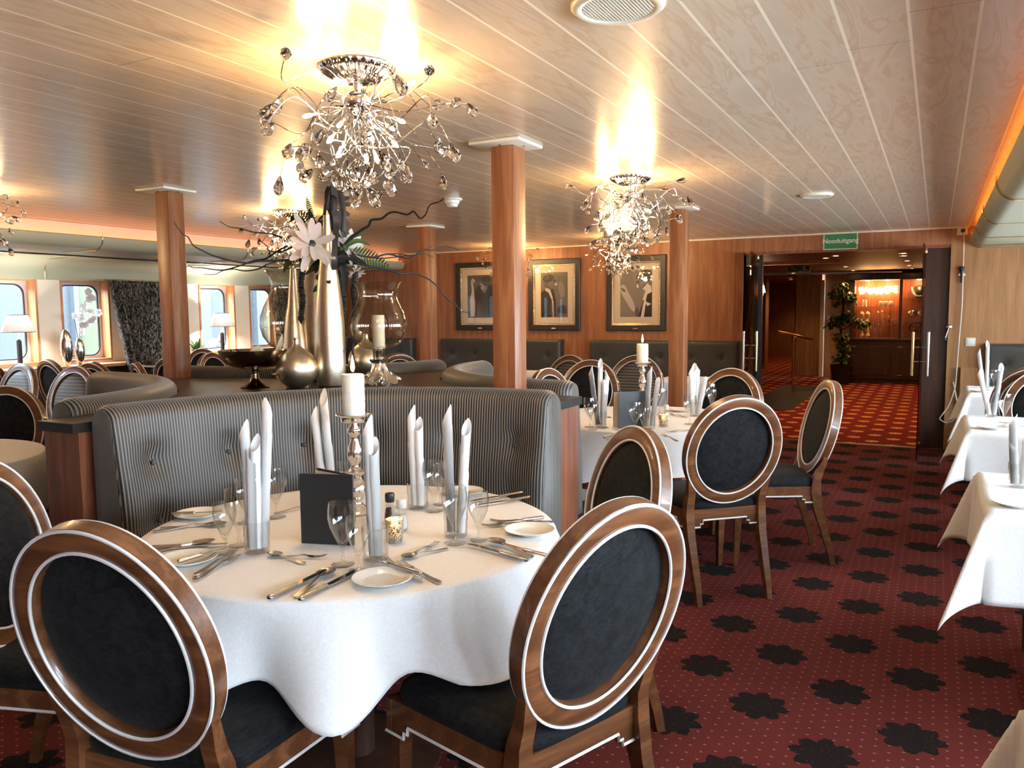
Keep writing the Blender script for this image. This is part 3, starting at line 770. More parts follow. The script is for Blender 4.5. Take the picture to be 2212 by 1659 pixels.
# ---------------------------------------------------------------- tables and cloths
ZT = .75
def pedestal_table(c, r, label, group='round dining tables under white cloths'):
    t = thing('round_table', label, 'table', (c[0], c[1], 0), 0, group)
    bm = BM(); lathe(bm, [(0, .70), (r-.02, .70), (r-.005, .708), (r-.005, .732), (r-.02, .742), (0, .742)], 48); obj('tabletop', bm, 'chair_wood', t)
    bm = BM(); lathe(bm, [(0, .03), (.05, .03), (.05, .70), (0, .70)], 16); obj('pedestal', bm, 'dark_wood', t)
    bm = BM(); lathe(bm, [(0, 0), (.26, 0), (.26, .015), (.06, .035), (0, .035)], 24); obj('foot', bm, 'dark_wood', t)
def round_cloth(c, r, drop, label, seed, folds=9, amp=.05, group='white cloths on the round tables'):
    rnd = random.Random(seed); bm = BM(); n = 216; rings = []
    ph = [rnd.uniform(0, 2*PI) for _ in range(4)]
    def wave(a): return .75*math.sin(folds*a-1.571+.3*math.sin(2*a+ph[1]))+.22*math.sin((folds+4)*a+ph[2])+.15*math.sin(3*a+ph[3])
    def seat_z(x, y):
        """height of a chair seat lying under this point of the cloth, else 0"""
        k = 0
        for cx, cy, th in SEATS:
            dx, dy = c[0]+x-cx, c[1]+y-cy; u = dx*math.cos(th)+dy*math.sin(th); v = -dx*math.sin(th)+dy*math.cos(th)
            if abs(u) < .31 and -.02 < v < .57: k = max(k, min(1, (.31-abs(u))/.06, (.57-v)/.05, (v+.02)/.05))
        return .520*k if k > 0 else 0
    for s in (0, .25, .5, .75, .93):
        rings.append([(r*s*math.cos(2*PI*i/n), r*s*math.sin(2*PI*i/n), ZT) for i in range(n)])
    for k in range(1, 5):
        a = PI/2*k/4; rr = r-.012+.012*math.sin(a)
        rings.append([(rr*math.cos(2*PI*i/n), rr*math.sin(2*PI*i/n), ZT-.012+.012*math.cos(a)) for i in range(n)])
    last = rings[-1]
    for k in range(1, 19):
        s = k/18; row = []
        for i in range(n):
            a = 2*PI*i/n; w = wave(a); d = drop*(1+.17*w)
            rr = r+.004+max(-.035*s, amp*w*s**.9+.045*s); z = ZT-.012-(d-.012)*s
            zs = seat_z(rr*math.cos(a), rr*math.sin(a))
            if z < zs: rr += (zs-z)*.45; z = zs+.004*w
            row.append((rr*math.cos(a), rr*math.sin(a), z))
        rings.append(row)
    loft(bm, rings[1:], True, False)
    ring = bm.verts[:n]; v0 = bm.verts.new((0, 0, ZT))
    for i in range(n): bm.faces.new((v0, ring[i], ring[(i+1) % n]))
    o = obj('tablecloth', bm, 'cloth', None, 180, (c[0], c[1], .001)); tag(o, label, 'tablecloth', group)
    md = o.modifiers.new('thick', 'SOLIDIFY'); md.thickness = .0015; md.offset = -1
    return o
def square_cloth(x0, x1, y0, y1, over, label, group='white cloths on the square tables', flare=.42):
    cx, cy, hx, hy = (x0+x1)/2, (y0+y1)/2, (x1-x0)/2, (y1-y0)/2
    t = thing('square_table', label.replace('cloth', 'clothed')[:0]+'table carrying the '+label, 'table', (cx, cy, 0), 0, 'square tables right of the aisle')
    bm = BM(); box(bm, -hx+.01, hx-.01, -hy+.01, hy-.01, .70, .742, bev=.006); obj('tabletop', bm, 'chair_wood', t)
    bm = BM(); box(bm, -.05, .05, -.05, .05, .02, .70); obj('pedestal', bm, 'dark_wood', t)
    bm = BM(); box(bm, -.24, .24, -.24, .24, 0, .025); obj('foot', bm, 'dark_wood', t)
    bm = BM(); n = 30; k = 16; U = [-1-over/hx*(k-i)/k for i in range(k)]+[-1+2*i/n for i in range(n+1)]+[1+over/hx*(i+1)/k for i in range(k)]
    V = [-1-over/hy*(k-i)/k for i in range(k)]+[-1+2*i/n for i in range(n+1)]+[1+over/hy*(i+1)/k for i in range(k)]
    rows = []
    for u in U:
        row = []
        for v in V:
            x, y = u*hx, v*hy; dx, dy = max(0, abs(x)-hx), max(0, abs(y)-hy); sx, sy = (1 if x > 0 else -1), (1 if y > 0 else -1)
            X, Y = max(-hx, min(hx, x)), max(-hy, min(hy, y)); Z = ZT
            if dx or dy:
                d = math.hypot(dx, dy); th = math.atan2(dy, dx)
                if dx and dy:
                    f = math.sin(2*th)            # 1 on the corner's diagonal
                    out = d*flare*f**1.5+.012; fall = d*(1-.10*f)
                    aa = PI/4+(th-PI/4)*(1-.55*min(1, d/over))
                    X += sx*out*math.cos(aa); Y += sy*out*math.sin(aa); Z -= fall*math.cos(flare*f*.6)
                else:
                    w = .012*math.sin(7*(x if dy else y)/.4*1.0+1.3*sx+2*sy)*d/over
                    o_ = .010*min(1, d/.02)+w+.03*d
                    if dx: X += sx*o_
                    else: Y += sy*o_
                    Z -= d-.004
            row.append(bm.verts.new((X, Y, Z)))
        rows.append(row)
    for a in range(len(U)-1):
        for c in range(len(V)-1): bm.faces.new((rows[a][c], rows[a+1][c], rows[a+1][c+1], rows[a][c+1]))
    o = obj('tablecloth', bm, 'cloth', None, 180, (cx, cy, .001)); tag(o, label, 'tablecloth', group)
    md = o.modifiers.new('thick', 'SOLIDIFY'); md.thickness = .0015; md.offset = -1
SEATS = [(o.location.x, o.location.y, o.rotation_euler.z) for o in COL.objects if o.name.startswith('dining_chair') and o.type == 'EMPTY']
T1 = (-1.58, 1.93); T2 = (-1.58, 4.76); TL = (-4.31, 1.93)
pedestal_table(T1, .625, 'round front table beneath the candle holder and black menu')
pedestal_table(T2, .625, 'round table behind, beside the wooden column near the aisle')
pedestal_table(TL, .625, 'round table at the left picture edge under a cream-lit cloth')
round_cloth(T1, .632, .225, 'white cloth hanging in deep folds from the round front table', 3, 10, .064)
round_cloth(T2, .632, .25, 'white cloth of the round table by the aisle, behind the velvet chairs', 11)
round_cloth(TL, .632, .30, 'cream-lit cloth of the round table at the left picture edge', 23)
square_cloth(.17, 1.0, 2.98, 3.73, .30, 'white cloth with long pointed corners on the nearest right-hand square table')
square_cloth(.17, 1.0, 4.93, 5.68, .27, 'white cloth on the middle square table right of the aisle')
square_cloth(.235, 1.0, 7.03, 7.80, .30, 'white cloth on the farthest square table, below the light switch')
square_cloth(.165, 1.0, .80, 1.56, .30, 'white cloth corner at the lower right edge of the picture')
square_cloth(-6.72, -5.86, 3.10, 3.56, .20, 'cream cloth on the window-side table behind the dark oval chair')
square_cloth(-2.35, -1.60, 7.15, 7.9, .28, 'pale cloth on the table behind the column beside the wall bench')
square_cloth(-4.1, -3.35, 7.3, 8.05, .28, 'white cloth on the table seen behind the tall central column')

# ---------------------------------------------------------------- table ware prototypes
PROTO = {}
def put(kind, build, p, rot, label, group, scale=None):
    """first use moves the prototype itself, later uses copy it with all its parts"""
    if kind not in PROTO:
        r = build(); PROTO[kind] = r; r.location = p; r.rotation_euler = (0, 0, rot); r['label'] = label
        if group: r['group'] = group
        if scale: r.scale = (scale,)*3
        return r
    return dup(PROTO[kind], p, rot, label, group, scale)
ZS = ZT+.0035
def pz(x, y): p = G(x, y, ZS); return Vector((p.x, p.y, ZS))
def wine_glass(h, rb):
    def f():
        t = thing('wine_glass', '', 'glass')
        s = h/.167
        out = [(0, .0), (.029*s, .0), (.031*s, .0015), (.010*s, .006*s), (.0042*s, .012*s), (.0038*s, .030*s), (.0060*s, .046*s), (.013*s, .060*s), (rb*.62, .082*s), (rb*.88, .104*s), (rb, .128*s), (rb*.98, .148*s), (rb*.92, .167*s)]
        inn = [(rb*.92-.0009, .167*s), (rb*.98-.0012, .148*s), (rb-.0012, .128*s), (rb*.88-.0013, .104*s), (rb*.62-.0015, .083*s), (.010*s, .063*s), (0, .056*s)]
        bm = BM(); lathe(bm, out[:7]+[(0, .050*s)], 24); obj('foot_and_stem', bm, 'glass', t, 60)
        bm = BM(); lathe(bm, out[6:]+inn, 28); obj('bowl', bm, 'glass', t, 60)
        return t
    return f
def roll_mesh(h, seed):
    bm = BM(); n = 30; m = 10
    def sheet(r, k0, k1, top, closed):
        R = []
        for i in range(k0, k1+(0 if closed else 1)):
            a = 2*PI*i/n; zt = top(i/n)
            R.append([bm.verts.new((r*(.84+.16*k/m)*math.cos(a), r*(.84+.16*k/m)*math.sin(a), zt*k/m)) for k in range(m+1)])
        q = len(R)
        for i in range(q if closed else q-1):
            A, B = R[i], R[(i+1) % q]
            for j in range(m): bm.faces.new((A[j], B[j], B[j+1], A[j+1]))
    sheet(.0142, 0, n, lambda t: h*(1-.155*(.5-.5*math.cos(2*PI*t))**.75), True)
    sheet(.0125, 0, n, lambda t: h*(.93-.10*(.5-.5*math.cos(2*PI*t))), True)
    sheet(.0153, 3, n+9, lambda t: h*(.90-.50*t), False)
    bmesh.ops.solidify(bm, geom=bm.faces[:], thickness=.0010)
    return bm
ROLLS = {}
def napkin(base, top, spin, label, group):
    """rolled napkin from its foot in the tumbler to its measured tip"""
    h = (top-base).length; key = round(h*50)
    if key not in ROLLS:
        o = obj('rolled_napkin', roll_mesh(key/50, key), 'napkin', None, 50); ROLLS[key] = o
    else: o = ROLLS[key].copy(); COL.objects.link(o)
    d = (top-base).normalized(); o.rotation_euler = (Vector((0, 0, 1)).rotation_difference(d).to_matrix() @ Matrix.Rotation(spin, 3, 'Z')).to_euler()
    o.location = base; return tag(o, label, 'napkin', group)
def tumbler():
    t = thing('tumbler', '', 'glass')
    lob = lambda a, z: 1+(.018*math.cos(24*a) if z < .05 else 0)
    bm = BM(); lathe(bm, [(0, 0), (.031, 0), (.0335, .003), (.034, .03), (.0335, .048), (.036, .052), (.0365, .09), (.0352, .09), (.0345, .053), (.0318, .046), (.0318, .010), (0, .008)], 48, lobes=lob)
    obj('tumbler_body', bm, 'glass', t, 50); return t
def plate():
    t = thing('side_plate', '', 'plate')
    bm = BM(); lathe(bm, [(0, .002), (.042, .002), (.045, 0), (.048, .002), (.054, .006), (.074, .0125), (.0755, .0135), (.075, .0148), (.055, .009), (.049, .0055), (.044, .0045), (0, .0045)], 48)
    obj('dish', bm, 'porcelain', t, 60); return t
def fork(L_=.20):
    def f():
        t = thing('fork', '', 'fork'); s = L_/.20
        bm = BM(); loft(bm, [[(-.5*L_+u*s, -w*s, z), (-.5*L_+u*s, w*s, z), (-.5*L_+u*s, w*s, z+h), (-.5*L_+u*s, -w*s, z+h)] for u, w, z, h in ((0, .004, 0, .003), (.006, .009, 0, .003), (.05, .007, 0, .003), (.085, .0036, .003, .003), (.115, .0030, .006, .003), (.130, .0045, .005, .002), (.140, .0105, .003, .002), (.152, .0120, .002, .002))])
        obj('handle', bm, 'steel', t, 50)
        bm = BM()
        for k in range(4):
            y = (-.0105+.007*k)*s
            loft(bm, [[(-.5*L_+u*s, y-w*s, z), (-.5*L_+u*s, y+w*s, z), (-.5*L_+u*s, y+w*s, z+.0017), (-.5*L_+u*s, y-w*s, z+.0017)] for u, w, z in ((.150, .0018, .002), (.175, .0015, .003), (.200, .0008, .008))])
        obj('tines', bm, 'steel', t, 50); return t
    return f
def spoon(L_=.20):
    def f():
        t = thing('spoon', '', 'spoon'); s = L_/.20
        bm = BM(); loft(bm, [[(-.5*L_+u*s, -w*s, z), (-.5*L_+u*s, w*s, z), (-.5*L_+u*s, w*s, z+h), (-.5*L_+u*s, -w*s, z+h)] for u, w, z, h in ((0, .004, 0, .003), (.006, .009, 0, .003), (.05, .007, 0, .003), (.09, .0034, .003, .003), (.128, .0030, .007, .003), (.140, .005, .007, .002))])
        obj('handle', bm, 'steel', t, 50)
        bm = BM(); R = []
        for k in range(7):
            q = k/6
            R.append([(-.5*L_+(.168+.033*q*math.cos(2*PI*i/20)*(1.0 if math.cos(2*PI*i/20) > 0 else 1.05))*s, .0235*q*math.sin(2*PI*i/20)*s, .0015+.0075*q*q) for i in range(20)])
        loft(bm, R[1:], True, False); ring = bm.verts[:20]; c = bm.verts.new((-.5*L_+.168*s, 0, .0013))
        for i in range(20): bm.faces.new((c, ring[i], ring[(i+1) % 20]))
        bmesh.ops.solidify(bm, geom=bm.faces[:], thickness=.001)
        obj('bowl', bm, 'steel', t, 60); return t
    return f
def knife(L_=.23):
    def f():
        t = thing('table_knife', '', 'knife'); s = L_/.23
        bm = BM(); R = []
        for u, w, h in ((0, .004, .003), (.003, .0085, .0055), (.010, .0095, .006), (.05, .0082, .0055), (.095, .0068, .005), (.100, .0082, .0058), (.105, .006, .004)):
            R.append([(-.5*L_+u*s, w*math.cos(k*PI/4)*s, .006+h*math.sin(k*PI/4)) for k in range(8)])
        loft(bm, R); obj('handle', bm, 'steel', t, 50)
        bm = BM(); loft(bm, [[(-.5*L_+u*s, a*s, .005), (-.5*L_+u*s, b*s, .005), (-.5*L_+u*s, b*s, .0068), (-.5*L_+u*s, a*s, .0068)] for u, a, b in ((.104, -.005, .005), (.115, -.009, .007), (.19, -.010, .007), (.218, -.006, .007), (.23, .004, .006))])
        obj('blade', bm, 'chrome', t, 40); return t
    return f
KINDS = {'fork': fork(), 'dfork': fork(.155), 'spoon': spoon(), 'dspoon': spoon(.15), 'knife': knife(), 'bknife': knife(.16)}
def cutlery(kind, a, b, label, group, lift=0.0):
    """a: handle end, b: tip, both photo points lying on the cloth"""
    p, q = pz(*a), pz(*b); m = (p+q)/2; m.z += lift; d = q-p
    o = put(kind, KINDS[kind], m, math.atan2(d.y, d.x), label, group)
    return o

# ---------------------------------------------------------------- the front table's setting
GN = 'rolled napkins on the front table'; GG = 'glasses on the front table'; GC = 'cutlery on the front table'; GP = 'side plates'
def setting(tx, ty, tops, tl, label, gn, gg, spins=(0, 1.8, 3.4, 5)):
    p = pz(tx, ty); put('tumbler', tumbler, p, 0, label, gg)
    k = len(tops); dep = (p-CAMP).dot(AF)
    for i, (px, py) in enumerate(tops):
        rk = sorted(range(k), key=lambda j: -tops[j][1]).index(i); mx = sum(q[0] for q in tops)/k
        rt = Vector((AR.x, AR.y, 0)).normalized(); fw = Vector((AF.x, AF.y, 0)).normalized()
        off = rt*max(-.014, min(.014, (px-mx)/FPX*dep*.8))+fw*(.022*(rk/(k-1)-.5) if k > 2 else .006*(rk-.5))+Vector((0, 0, .012))
        bs = p+off; tp = PD(px, py, (bs-CAMP).dot(AF)*1.0)
        napkin(bs, tp, spins[i % 4], tl[i], gn)
setting(556, 1192, [(525, 898), (551, 935), (543, 968), (578, 858)], ['left rolled napkin with open tip in the front left tumbler', 'middle rolled napkin with closed tip in the front left tumbler', 'shortest front rolled napkin in the front left tumbler', 'tallest rolled napkin in the front left tumbler'], 'ribbed tumbler holding four napkins at the left of the front table', GN, GG)
setting(712, 1098, [(677, 880), (697, 843)], ['leaning napkin roll whose foot the black menu hides', 'taller napkin roll standing left of the pillar candle'], 'tumbler hidden behind the open black menu', GN, GG)
setting(812, 1208, [(793, 891), (806, 938)], ['taller rolled napkin right of the candlestick stem', 'shorter rolled napkin in front of the candlestick'], 'ribbed tumbler beside the black menu, holding two napkins', GN, GG)
setting(903, 1098, [(888, 875), (904, 901)], ['taller rolled napkin of the pair at the back of the front table', 'shorter rolled napkin of the pair at the back of the front table'], 'ribbed tumbler at the back of the front table', GN, GG)
setting(985, 1158, [(965, 880), (1009, 900)], ['upright rolled napkin behind the two right-hand wine glasses', 'right leaning napkin with pointed tip before the striped booth'], 'ribbed tumbler holding two napkins at the right of the front table', GN, GG)
WG = wine_glass(.168, .0375); SG = wine_glass(.143, .0315)
for k, x, y, lb in (('s', 488, 1194, 'small wine glass at the left end of the front table'), ('w', 517, 1179, 'tall wine glass just behind the small one, left of the napkins'), ('w', 597, 1118, 'tall wine glass right behind the left napkins'), ('s', 531, 1130, 'small wine glass mostly hidden behind the left napkins'),
                  ('w', 741, 1220, 'tall wine glass standing before the black menu'), ('s', 775, 1233, 'small wine glass overlapping the tall one before the menu'), ('w', 938, 1104, 'tall wine glass at the back of the front table'), ('s', 952, 1090, 'small wine glass behind the tall one at the table back'),
                  ('w', 983, 1174, 'tall wine glass before the two right-hand napkins'), ('s', 1034, 1167, 'small wine glass near the right-hand bread plate'), ('s', 745, 1085, 'wine glass peeping out above the menu beside the candlestick')):
    put('wine'+k, WG if k == 'w' else SG, pz(x, y), 0, lb, GG)
for x, y, lb in ((406, 1213, 'white side plate at the left front, partly behind the dark chair'), (428, 1115, 'white side plate at the back left of the front table'), (826, 1256, 'white side plate at the front edge of the round table'), (1144, 1151, 'white side plate at the right end of the front table'), (1000, 1066, 'white side plate half hidden behind the right napkins')):
    put('plate', plate, pz(x, y)-Vector((0, 0, .0008)), 0, lb, GP)
for c in (('knife', (318, 1187), (484, 1179), 'serrated knife lying above the left side plate'), ('spoon', (330, 1193), (440, 1175), 'spoon beside the serrated knife at the left table edge'), ('bknife', (402, 1222), (480, 1199), 'butter knife lying on the left side plate', .012),
          ('fork', (408, 1262), (522, 1198), 'outer fork below the left side plate'), ('fork', (419, 1248), (510, 1194), 'inner fork below the left side plate', .004), ('fork', (342, 1148), (466, 1131), 'fork before the back left side plate'), ('bknife', (386, 1121), (466, 1117), 'butter knife on the back left side plate', .012), ('spoon', (375, 1140), (462, 1136), 'spoon before the back left side plate'),
          ('dspoon', (668, 1221), (574, 1196), 'dessert spoon left of the menu'), ('dfork', (604, 1203), (688, 1205), 'dessert fork left of the menu'), ('dfork', (622, 1104), (650, 1098), 'dessert fork behind the menu'),
          ('knife', (598, 1288), (692, 1241), 'left knife at the front edge of the table'), ('spoon', (634, 1294), (719, 1230), 'soup spoon between the two front knives'), ('knife', (658, 1294), (761, 1241), 'right knife at the front edge of the table'),
          ('fork', (918, 1263), (821, 1210), 'inner fork beside the front side plate', .004), ('fork', (966, 1268), (849, 1211), 'outer fork right of the front side plate'), ('bknife', (905, 1253), (824, 1228), 'butter knife lying on the front side plate', .013),
          ('dfork', (865, 1208), (949, 1174), 'dessert fork before the patterned votive'), ('dspoon', (957, 1188), (879, 1206), 'dessert spoon before the patterned votive'),
          ('knife', (1141, 1216), (1010, 1178), 'nearer knife at the right of the round table'), ('spoon', (1158, 1210), (1051, 1168), 'soup spoon between the two right-hand knives', .004), ('knife', (1171, 1202), (1083, 1179), 'farther knife at the right of the round table'),
          ('fork', (1160, 1128), (1052, 1138), 'fork behind the right side plate'), ('fork', (1192, 1128), (1062, 1128), 'second fork behind the right side plate'), ('bknife', (1175, 1129), (1072, 1142), 'butter knife resting on the right side plate', .012),
          ('knife', (1093, 1073), (1052, 1080), 'far knife at the back right table edge'), ('knife', (1115, 1082), (1055, 1091), 'near knife at the back right table edge')):
    cutlery(*c[:4], GC, *(c[4:] or ()))
def menu(pts_f, back_dx, label, cover, hinge_right=True, z0=ZS):
    """folded card standing in a V: front cover corners given by its foot points on the cloth and its height"""
    p, q, h = pts_f; t = thing('menu', label, 'menu', p, 0, 'black menu folders')
    d = (q-p); Ln = d.length; d.normalize(); n = Vector((-d.y, d.x, 0))
    def board(a, b, m, nm, th, zt):
        e = (b-a).normalized(); k = Vector((-e.y, e.x, 0)); bm = BM()
        loft(bm, [[a+k*s*th/2 for s in (-1, 1)]+[b+k*s*th/2 for s in (1, -1)], [v+Vector((0, 0, zt)) for v in [a+k*s*th/2 for s in (-1, 1)]+[b+k*s*th/2 for s in (1, -1)]]])
        return obj(nm, bm, m, t, 0)
    o = Vector((0, 0, 0)); e = d*Ln
    hin, free = (e, o) if hinge_right else (o, e)
    board(free, hin, cover, 'front_cover', .004, h)
    far = free+n*.085+d*back_dx
    board(far, hin+n*.002, cover, 'back_cover', .004, h)
    pg = far.lerp(free, .12)
    board(pg+n*.001, hin+n*.003, 'paper', 'page', .003, h-.006)
menu((pz(652, 1173), pz(765, 1178), .205), .018, 'open black menu standing upright on the front table', 'leather')
def lathe_obj(nm, prof, m, t, n=32, sm=60, lobes=None, c=(0, 0, 0)):
    bm = BM(); lathe(bm, prof, n, c, lobes=lobes); return obj(nm, bm, m, t, sm)
def candlestick():
    t = thing('candlestick', '', 'candlestick')
    lathe_obj('stem', [(0, 0), (.056, 0), (.058, .004), (.050, .012), (.030, .020), (.022, .030), (.020, .040), (.030, .052), (.0395, .070), (.040, .085), (.030, .105), (.018, .118), (.022, .124), (.034, .134), (.036, .140), (.022, .146), (.013, .154), (.013, .162), (.022, .178), (.027, .196), (.024, .216), (.015, .240), (.012, .252), (.014, .258), (.021, .266), (.023, .276), (.021, .284), (.012, .292), (.012, .305), (0, .305)], 'silver', t, 40)
    lathe_obj('drip_dish', [(0, .302), (.040, .304), (.043, .308), (.045, .322), (.060, .327), (.061, .330), (.046, .329), (.040, .323), (0, .322)], 'silver', t, 40)
    return t
def candle_on(p, r, h, label, z, lit=True, e=.8):
    t = thing('pillar_candle', label, 'candle', (p.x, p.y, z), 0, 'cream pillar candles')
    bm = BM(); pr = [(0, 0), (r*.97, 0)]+[(r*(1+.018*math.sin(k*2.3)), h*k/14) for k in range(1, 14)]+[(r*.95, h*.995), (r*.7, h), (0, h-.006)]
    lathe(bm, pr, 32, lobes=lambda a, z: 1+.012*math.sin(5*a+z*90)); obj('wax', bm, 'wax', t, 60)
    bm = BM(); tube(bm, [(0, 0, h-.004), (.001, 0, h+.010)], .0013, 6); obj('wick', bm, 'black', t)
    if lit:
        bm = BM(); s = r/.038; lathe(bm, [(0, h+.006), (.005*s, h+.010), (.0078*s, h+.020), (.0062*s, h+.036), (.0024*s, h+.054), (0, h+.064)], 12); obj('flame', bm, 'flame', t, 180)
        light('candle_light', 'POINT', (0, 0, h+.07), e, (1, .55, .2), .012, parent=t)
    return t
p = pz(770, 1106); put('candlestick', candlestick, p, 0, 'turned silver candlestick in the middle of the front table', 'silver candlesticks')
candle_on(p, .037, .140, 'lit pillar candle on the silver candlestick of the front table', ZS+.323)
def shaker(cap, fill, nm='salt_shaker', cat='shaker'):
    def f():
        t = thing(nm, '', cat)
        lathe_obj('glass_body', [(0, 0), (.017, 0), (.019, .004), (.0185, .022), (.0145, .048), (.0125, .062), (.0135, .066), (.0135, .070), (0, .070)], 'jar_glass', t, 24)
        lathe_obj('contents', [(0, .003), (.0160, .003), (.0170, .02), (.0125, .046), (0, .047)], fill, t, 20)
        lathe_obj('cap', [(.0138, .066), (.0150, .067), (.0152, .090), (.0135, .094), (0, .095)], cap, t, 24); return t
    return f
put('salt', shaker('plastic_white', 'salt'), pz(868, 1143), 0, 'white-capped salt shaker beside the patterned votive', 'salt shakers')
put('pepper', shaker('cap_blue', 'pepper', 'pepper_mill'), pz(843, 1128), 0, 'dark-capped pepper shaker behind the salt', 'pepper shakers')
def toothpicks():
    t = thing('toothpick_holder', '', 'toothpick holder')
    lathe_obj('cup', [(0, 0), (.011, 0), (.012, .04), (.011, .04), (.010, .004), (0, .004)], 'jar_glass', t, 16)
    bm = BM(); rnd = random.Random(2)
    for i in range(16):
        a, r = rnd.uniform(0, 6.28), .007*math.sqrt(rnd.random()); tube(bm, [(r*math.cos(a), r*math.sin(a), .004), (1.35*r*math.cos(a), 1.35*r*math.sin(a), .068+rnd.uniform(0, .005))], .0012, 4)
    obj('toothpick_bundle', bm, 'napkin', t, 0)['kind'] = 'stuff'; return t
put('picks', toothpicks, pz(852, 1140), 0, 'small holder of wrapped toothpicks between the salt and pepper', None)
def votive():
    t = thing('votive_holder', '', 'candle holder')
    lathe_obj('glass_cup', [(0, .002), (.022, .002), (.024, .004), (.0265, .068), (.0250, .068), (.0225, .008), (0, .008)], 'votive', t, 32)
    lathe_obj('tealight', [(0, .009), (.018, .009), (.018, .024), (0, .024)], 'wax', t, 20)
    bm = BM(); lathe(bm, [(0, .025), (.003, .029), (.004, .035), (.0015, .045), (0, .05)], 10); obj('flame', bm, 'flame', t, 180)
    light('votive_light', 'POINT', (0, 0, .052), .35, (1, .55, .2), .01, parent=t); return t
put('votive', votive, pz(853, 1170), 0, 'black and amber scroll-patterned votive on the front table', 'patterned votives')
# ---------------------------------------------------------------- the aisle table's setting
GN2 = 'rolled napkins on the aisle table'; GG2 = 'glasses on the aisle table'; GC2 = 'cutlery on the aisle table'
setting(1297, 922, [(1274, 788), (1297, 774), (1313, 795), (1305, 818)], ['leftmost rolled napkin of the aisle table', 'tallest rolled napkin in the left tumbler of the aisle table', 'open-tipped napkin roll leaning right before the dark oval chair', 'shortest thick napkin roll in the left tumbler of the aisle table'], 'tumbler holding four napkins at the left of the aisle table', GN2, GG2)
setting(1402, 925, [(1404, 790), (1423, 812)], ['taller napkin roll beside the far candlestick', 'shorter napkin roll beside the far candlestick'], 'tumbler beside the grey menu on the aisle table', GN2, GG2)
setting(1502, 898, [(1491, 789), (1500, 786), (1508, 786), (1525, 811)], ['leftmost roll of the napkin bunch right of the far column', 'second roll of the napkin bunch right of the far column', 'third roll of the napkin bunch right of the far column', 'outer leaning roll of the napkin bunch right of the far column'], 'tumbler of bunched napkins right of the far column', GN2, GG2)
for k, x, y, lb in (('w', 1274, 922, 'tall wine glass left of the napkins on the aisle table'), ('s', 1281, 928, 'small wine glass at the left of the aisle table'), ('w', 1372, 934, 'tall wine glass before the grey menu on the aisle table'), ('s', 1392, 938, 'small wine glass overlapping the tall one before the grey menu'), ('w', 1427, 896, 'tall wine glass behind the right napkins, before the column'), ('w', 1490, 916, 'tall wine glass left of the napkin bunch by the far column'), ('s', 1538, 888, 'small wine glass behind the velvet chair, right of the napkin bunch'), ('w', 1534, 882, 'tall wine glass right of the napkin bunch')):
    put('wine'+k, None, pz(x, y), 0, lb, GG2)
menu((pz(1336, 926), pz(1394, 922), .205), .012, 'grey-black menu standing upright on the aisle table', 'grey_leather')
p = pz(1387, 893); put('candlestick', candlestick, p, 0, 'silver candlestick on the aisle table', 'silver candlesticks')
candle_on(p, .037, .125, 'lit pillar candle on the aisle table, before the wall bench', ZS+.323)
put('votive', votive, pz(1433, 921), 0, 'small patterned votive on the aisle table', 'patterned votives')
put('salt', None, pz(1439, 908), 0, 'white-capped salt shaker on the aisle table', 'salt shakers')
put('picks', None, pz(1425, 905), 0, 'small toothpick holder on the aisle table', None)
for c in (('knife', (1308, 946), (1352, 936), 'knife at the front edge of the aisle table'), ('spoon', (1316, 950), (1345, 941), 'spoon at the front edge of the aisle table'), ('dspoon', (1340, 930), (1300, 925), 'dessert spoon between the left napkins and the grey menu'), ('dfork', (1318, 902), (1330, 906), 'dessert fork behind the grey menu'), ('fork', (1500, 928), (1440, 934), 'fork between the velvet chairs on the aisle table'), ('dfork', (1485, 902), (1448, 896), 'dessert fork beside the column on the aisle table'), ('fork', (1455, 950), (1440, 944), 'fork tip showing right of the smaller chair')):
    cutlery(*c[:4], GC2)
put('plate', plate, pz(1470, 888), 0, 'white side plate at the back of the aisle table, beside the column', GP)
# ---------------------------------------------------------------- the right-hand square tables
GN3 = 'rolled napkins on the right-hand tables'
setting(2141, 900, [(2114, 795), (2165, 783)], ['left napkin roll on the middle square table', 'right open-tipped napkin roll on the middle square table'], 'tumbler holding two napkins on the middle square table', GN3, 'glasses on the right-hand tables')
setting(2128, 838, [(2113, 751), (2134, 732)], ['left slim napkin roll on the farthest square table', 'right slim napkin roll on the farthest square table'], 'tumbler holding two napkins on the farthest square table', GN3, 'glasses on the right-hand tables')
setting(2200, 1052, [(2188, 894), (2222, 930)], ['pointed napkin roll on the nearest square table at the picture edge', 'napkin roll cut off by the right picture edge'], 'tumbler of napkins on the nearest square table', GN3, 'glasses on the right-hand tables')
put('winew', None, pz(2169, 913), 0, 'wine glass before the dark oval chair on the middle square table', 'glasses on the right-hand tables')
put('wines', None, pz(2146, 836), 0, 'small wine glass on the farthest square table', 'glasses on the right-hand tables')
put('plate', None, pz(2143, 926), 0, 'side plate at the near edge of the middle square table', GP)
put('plate', None, pz(2118, 846), 0, 'side plate at the edge of the farthest square table', GP)
put('plate', None, pz(2196, 1092), 0, 'side plate on the nearest square table at the right picture edge', GP)
cutlery('fork', (2205, 922), (2164, 921), 'fork behind the plate of the middle square table', 'cutlery on the right-hand tables', .002)

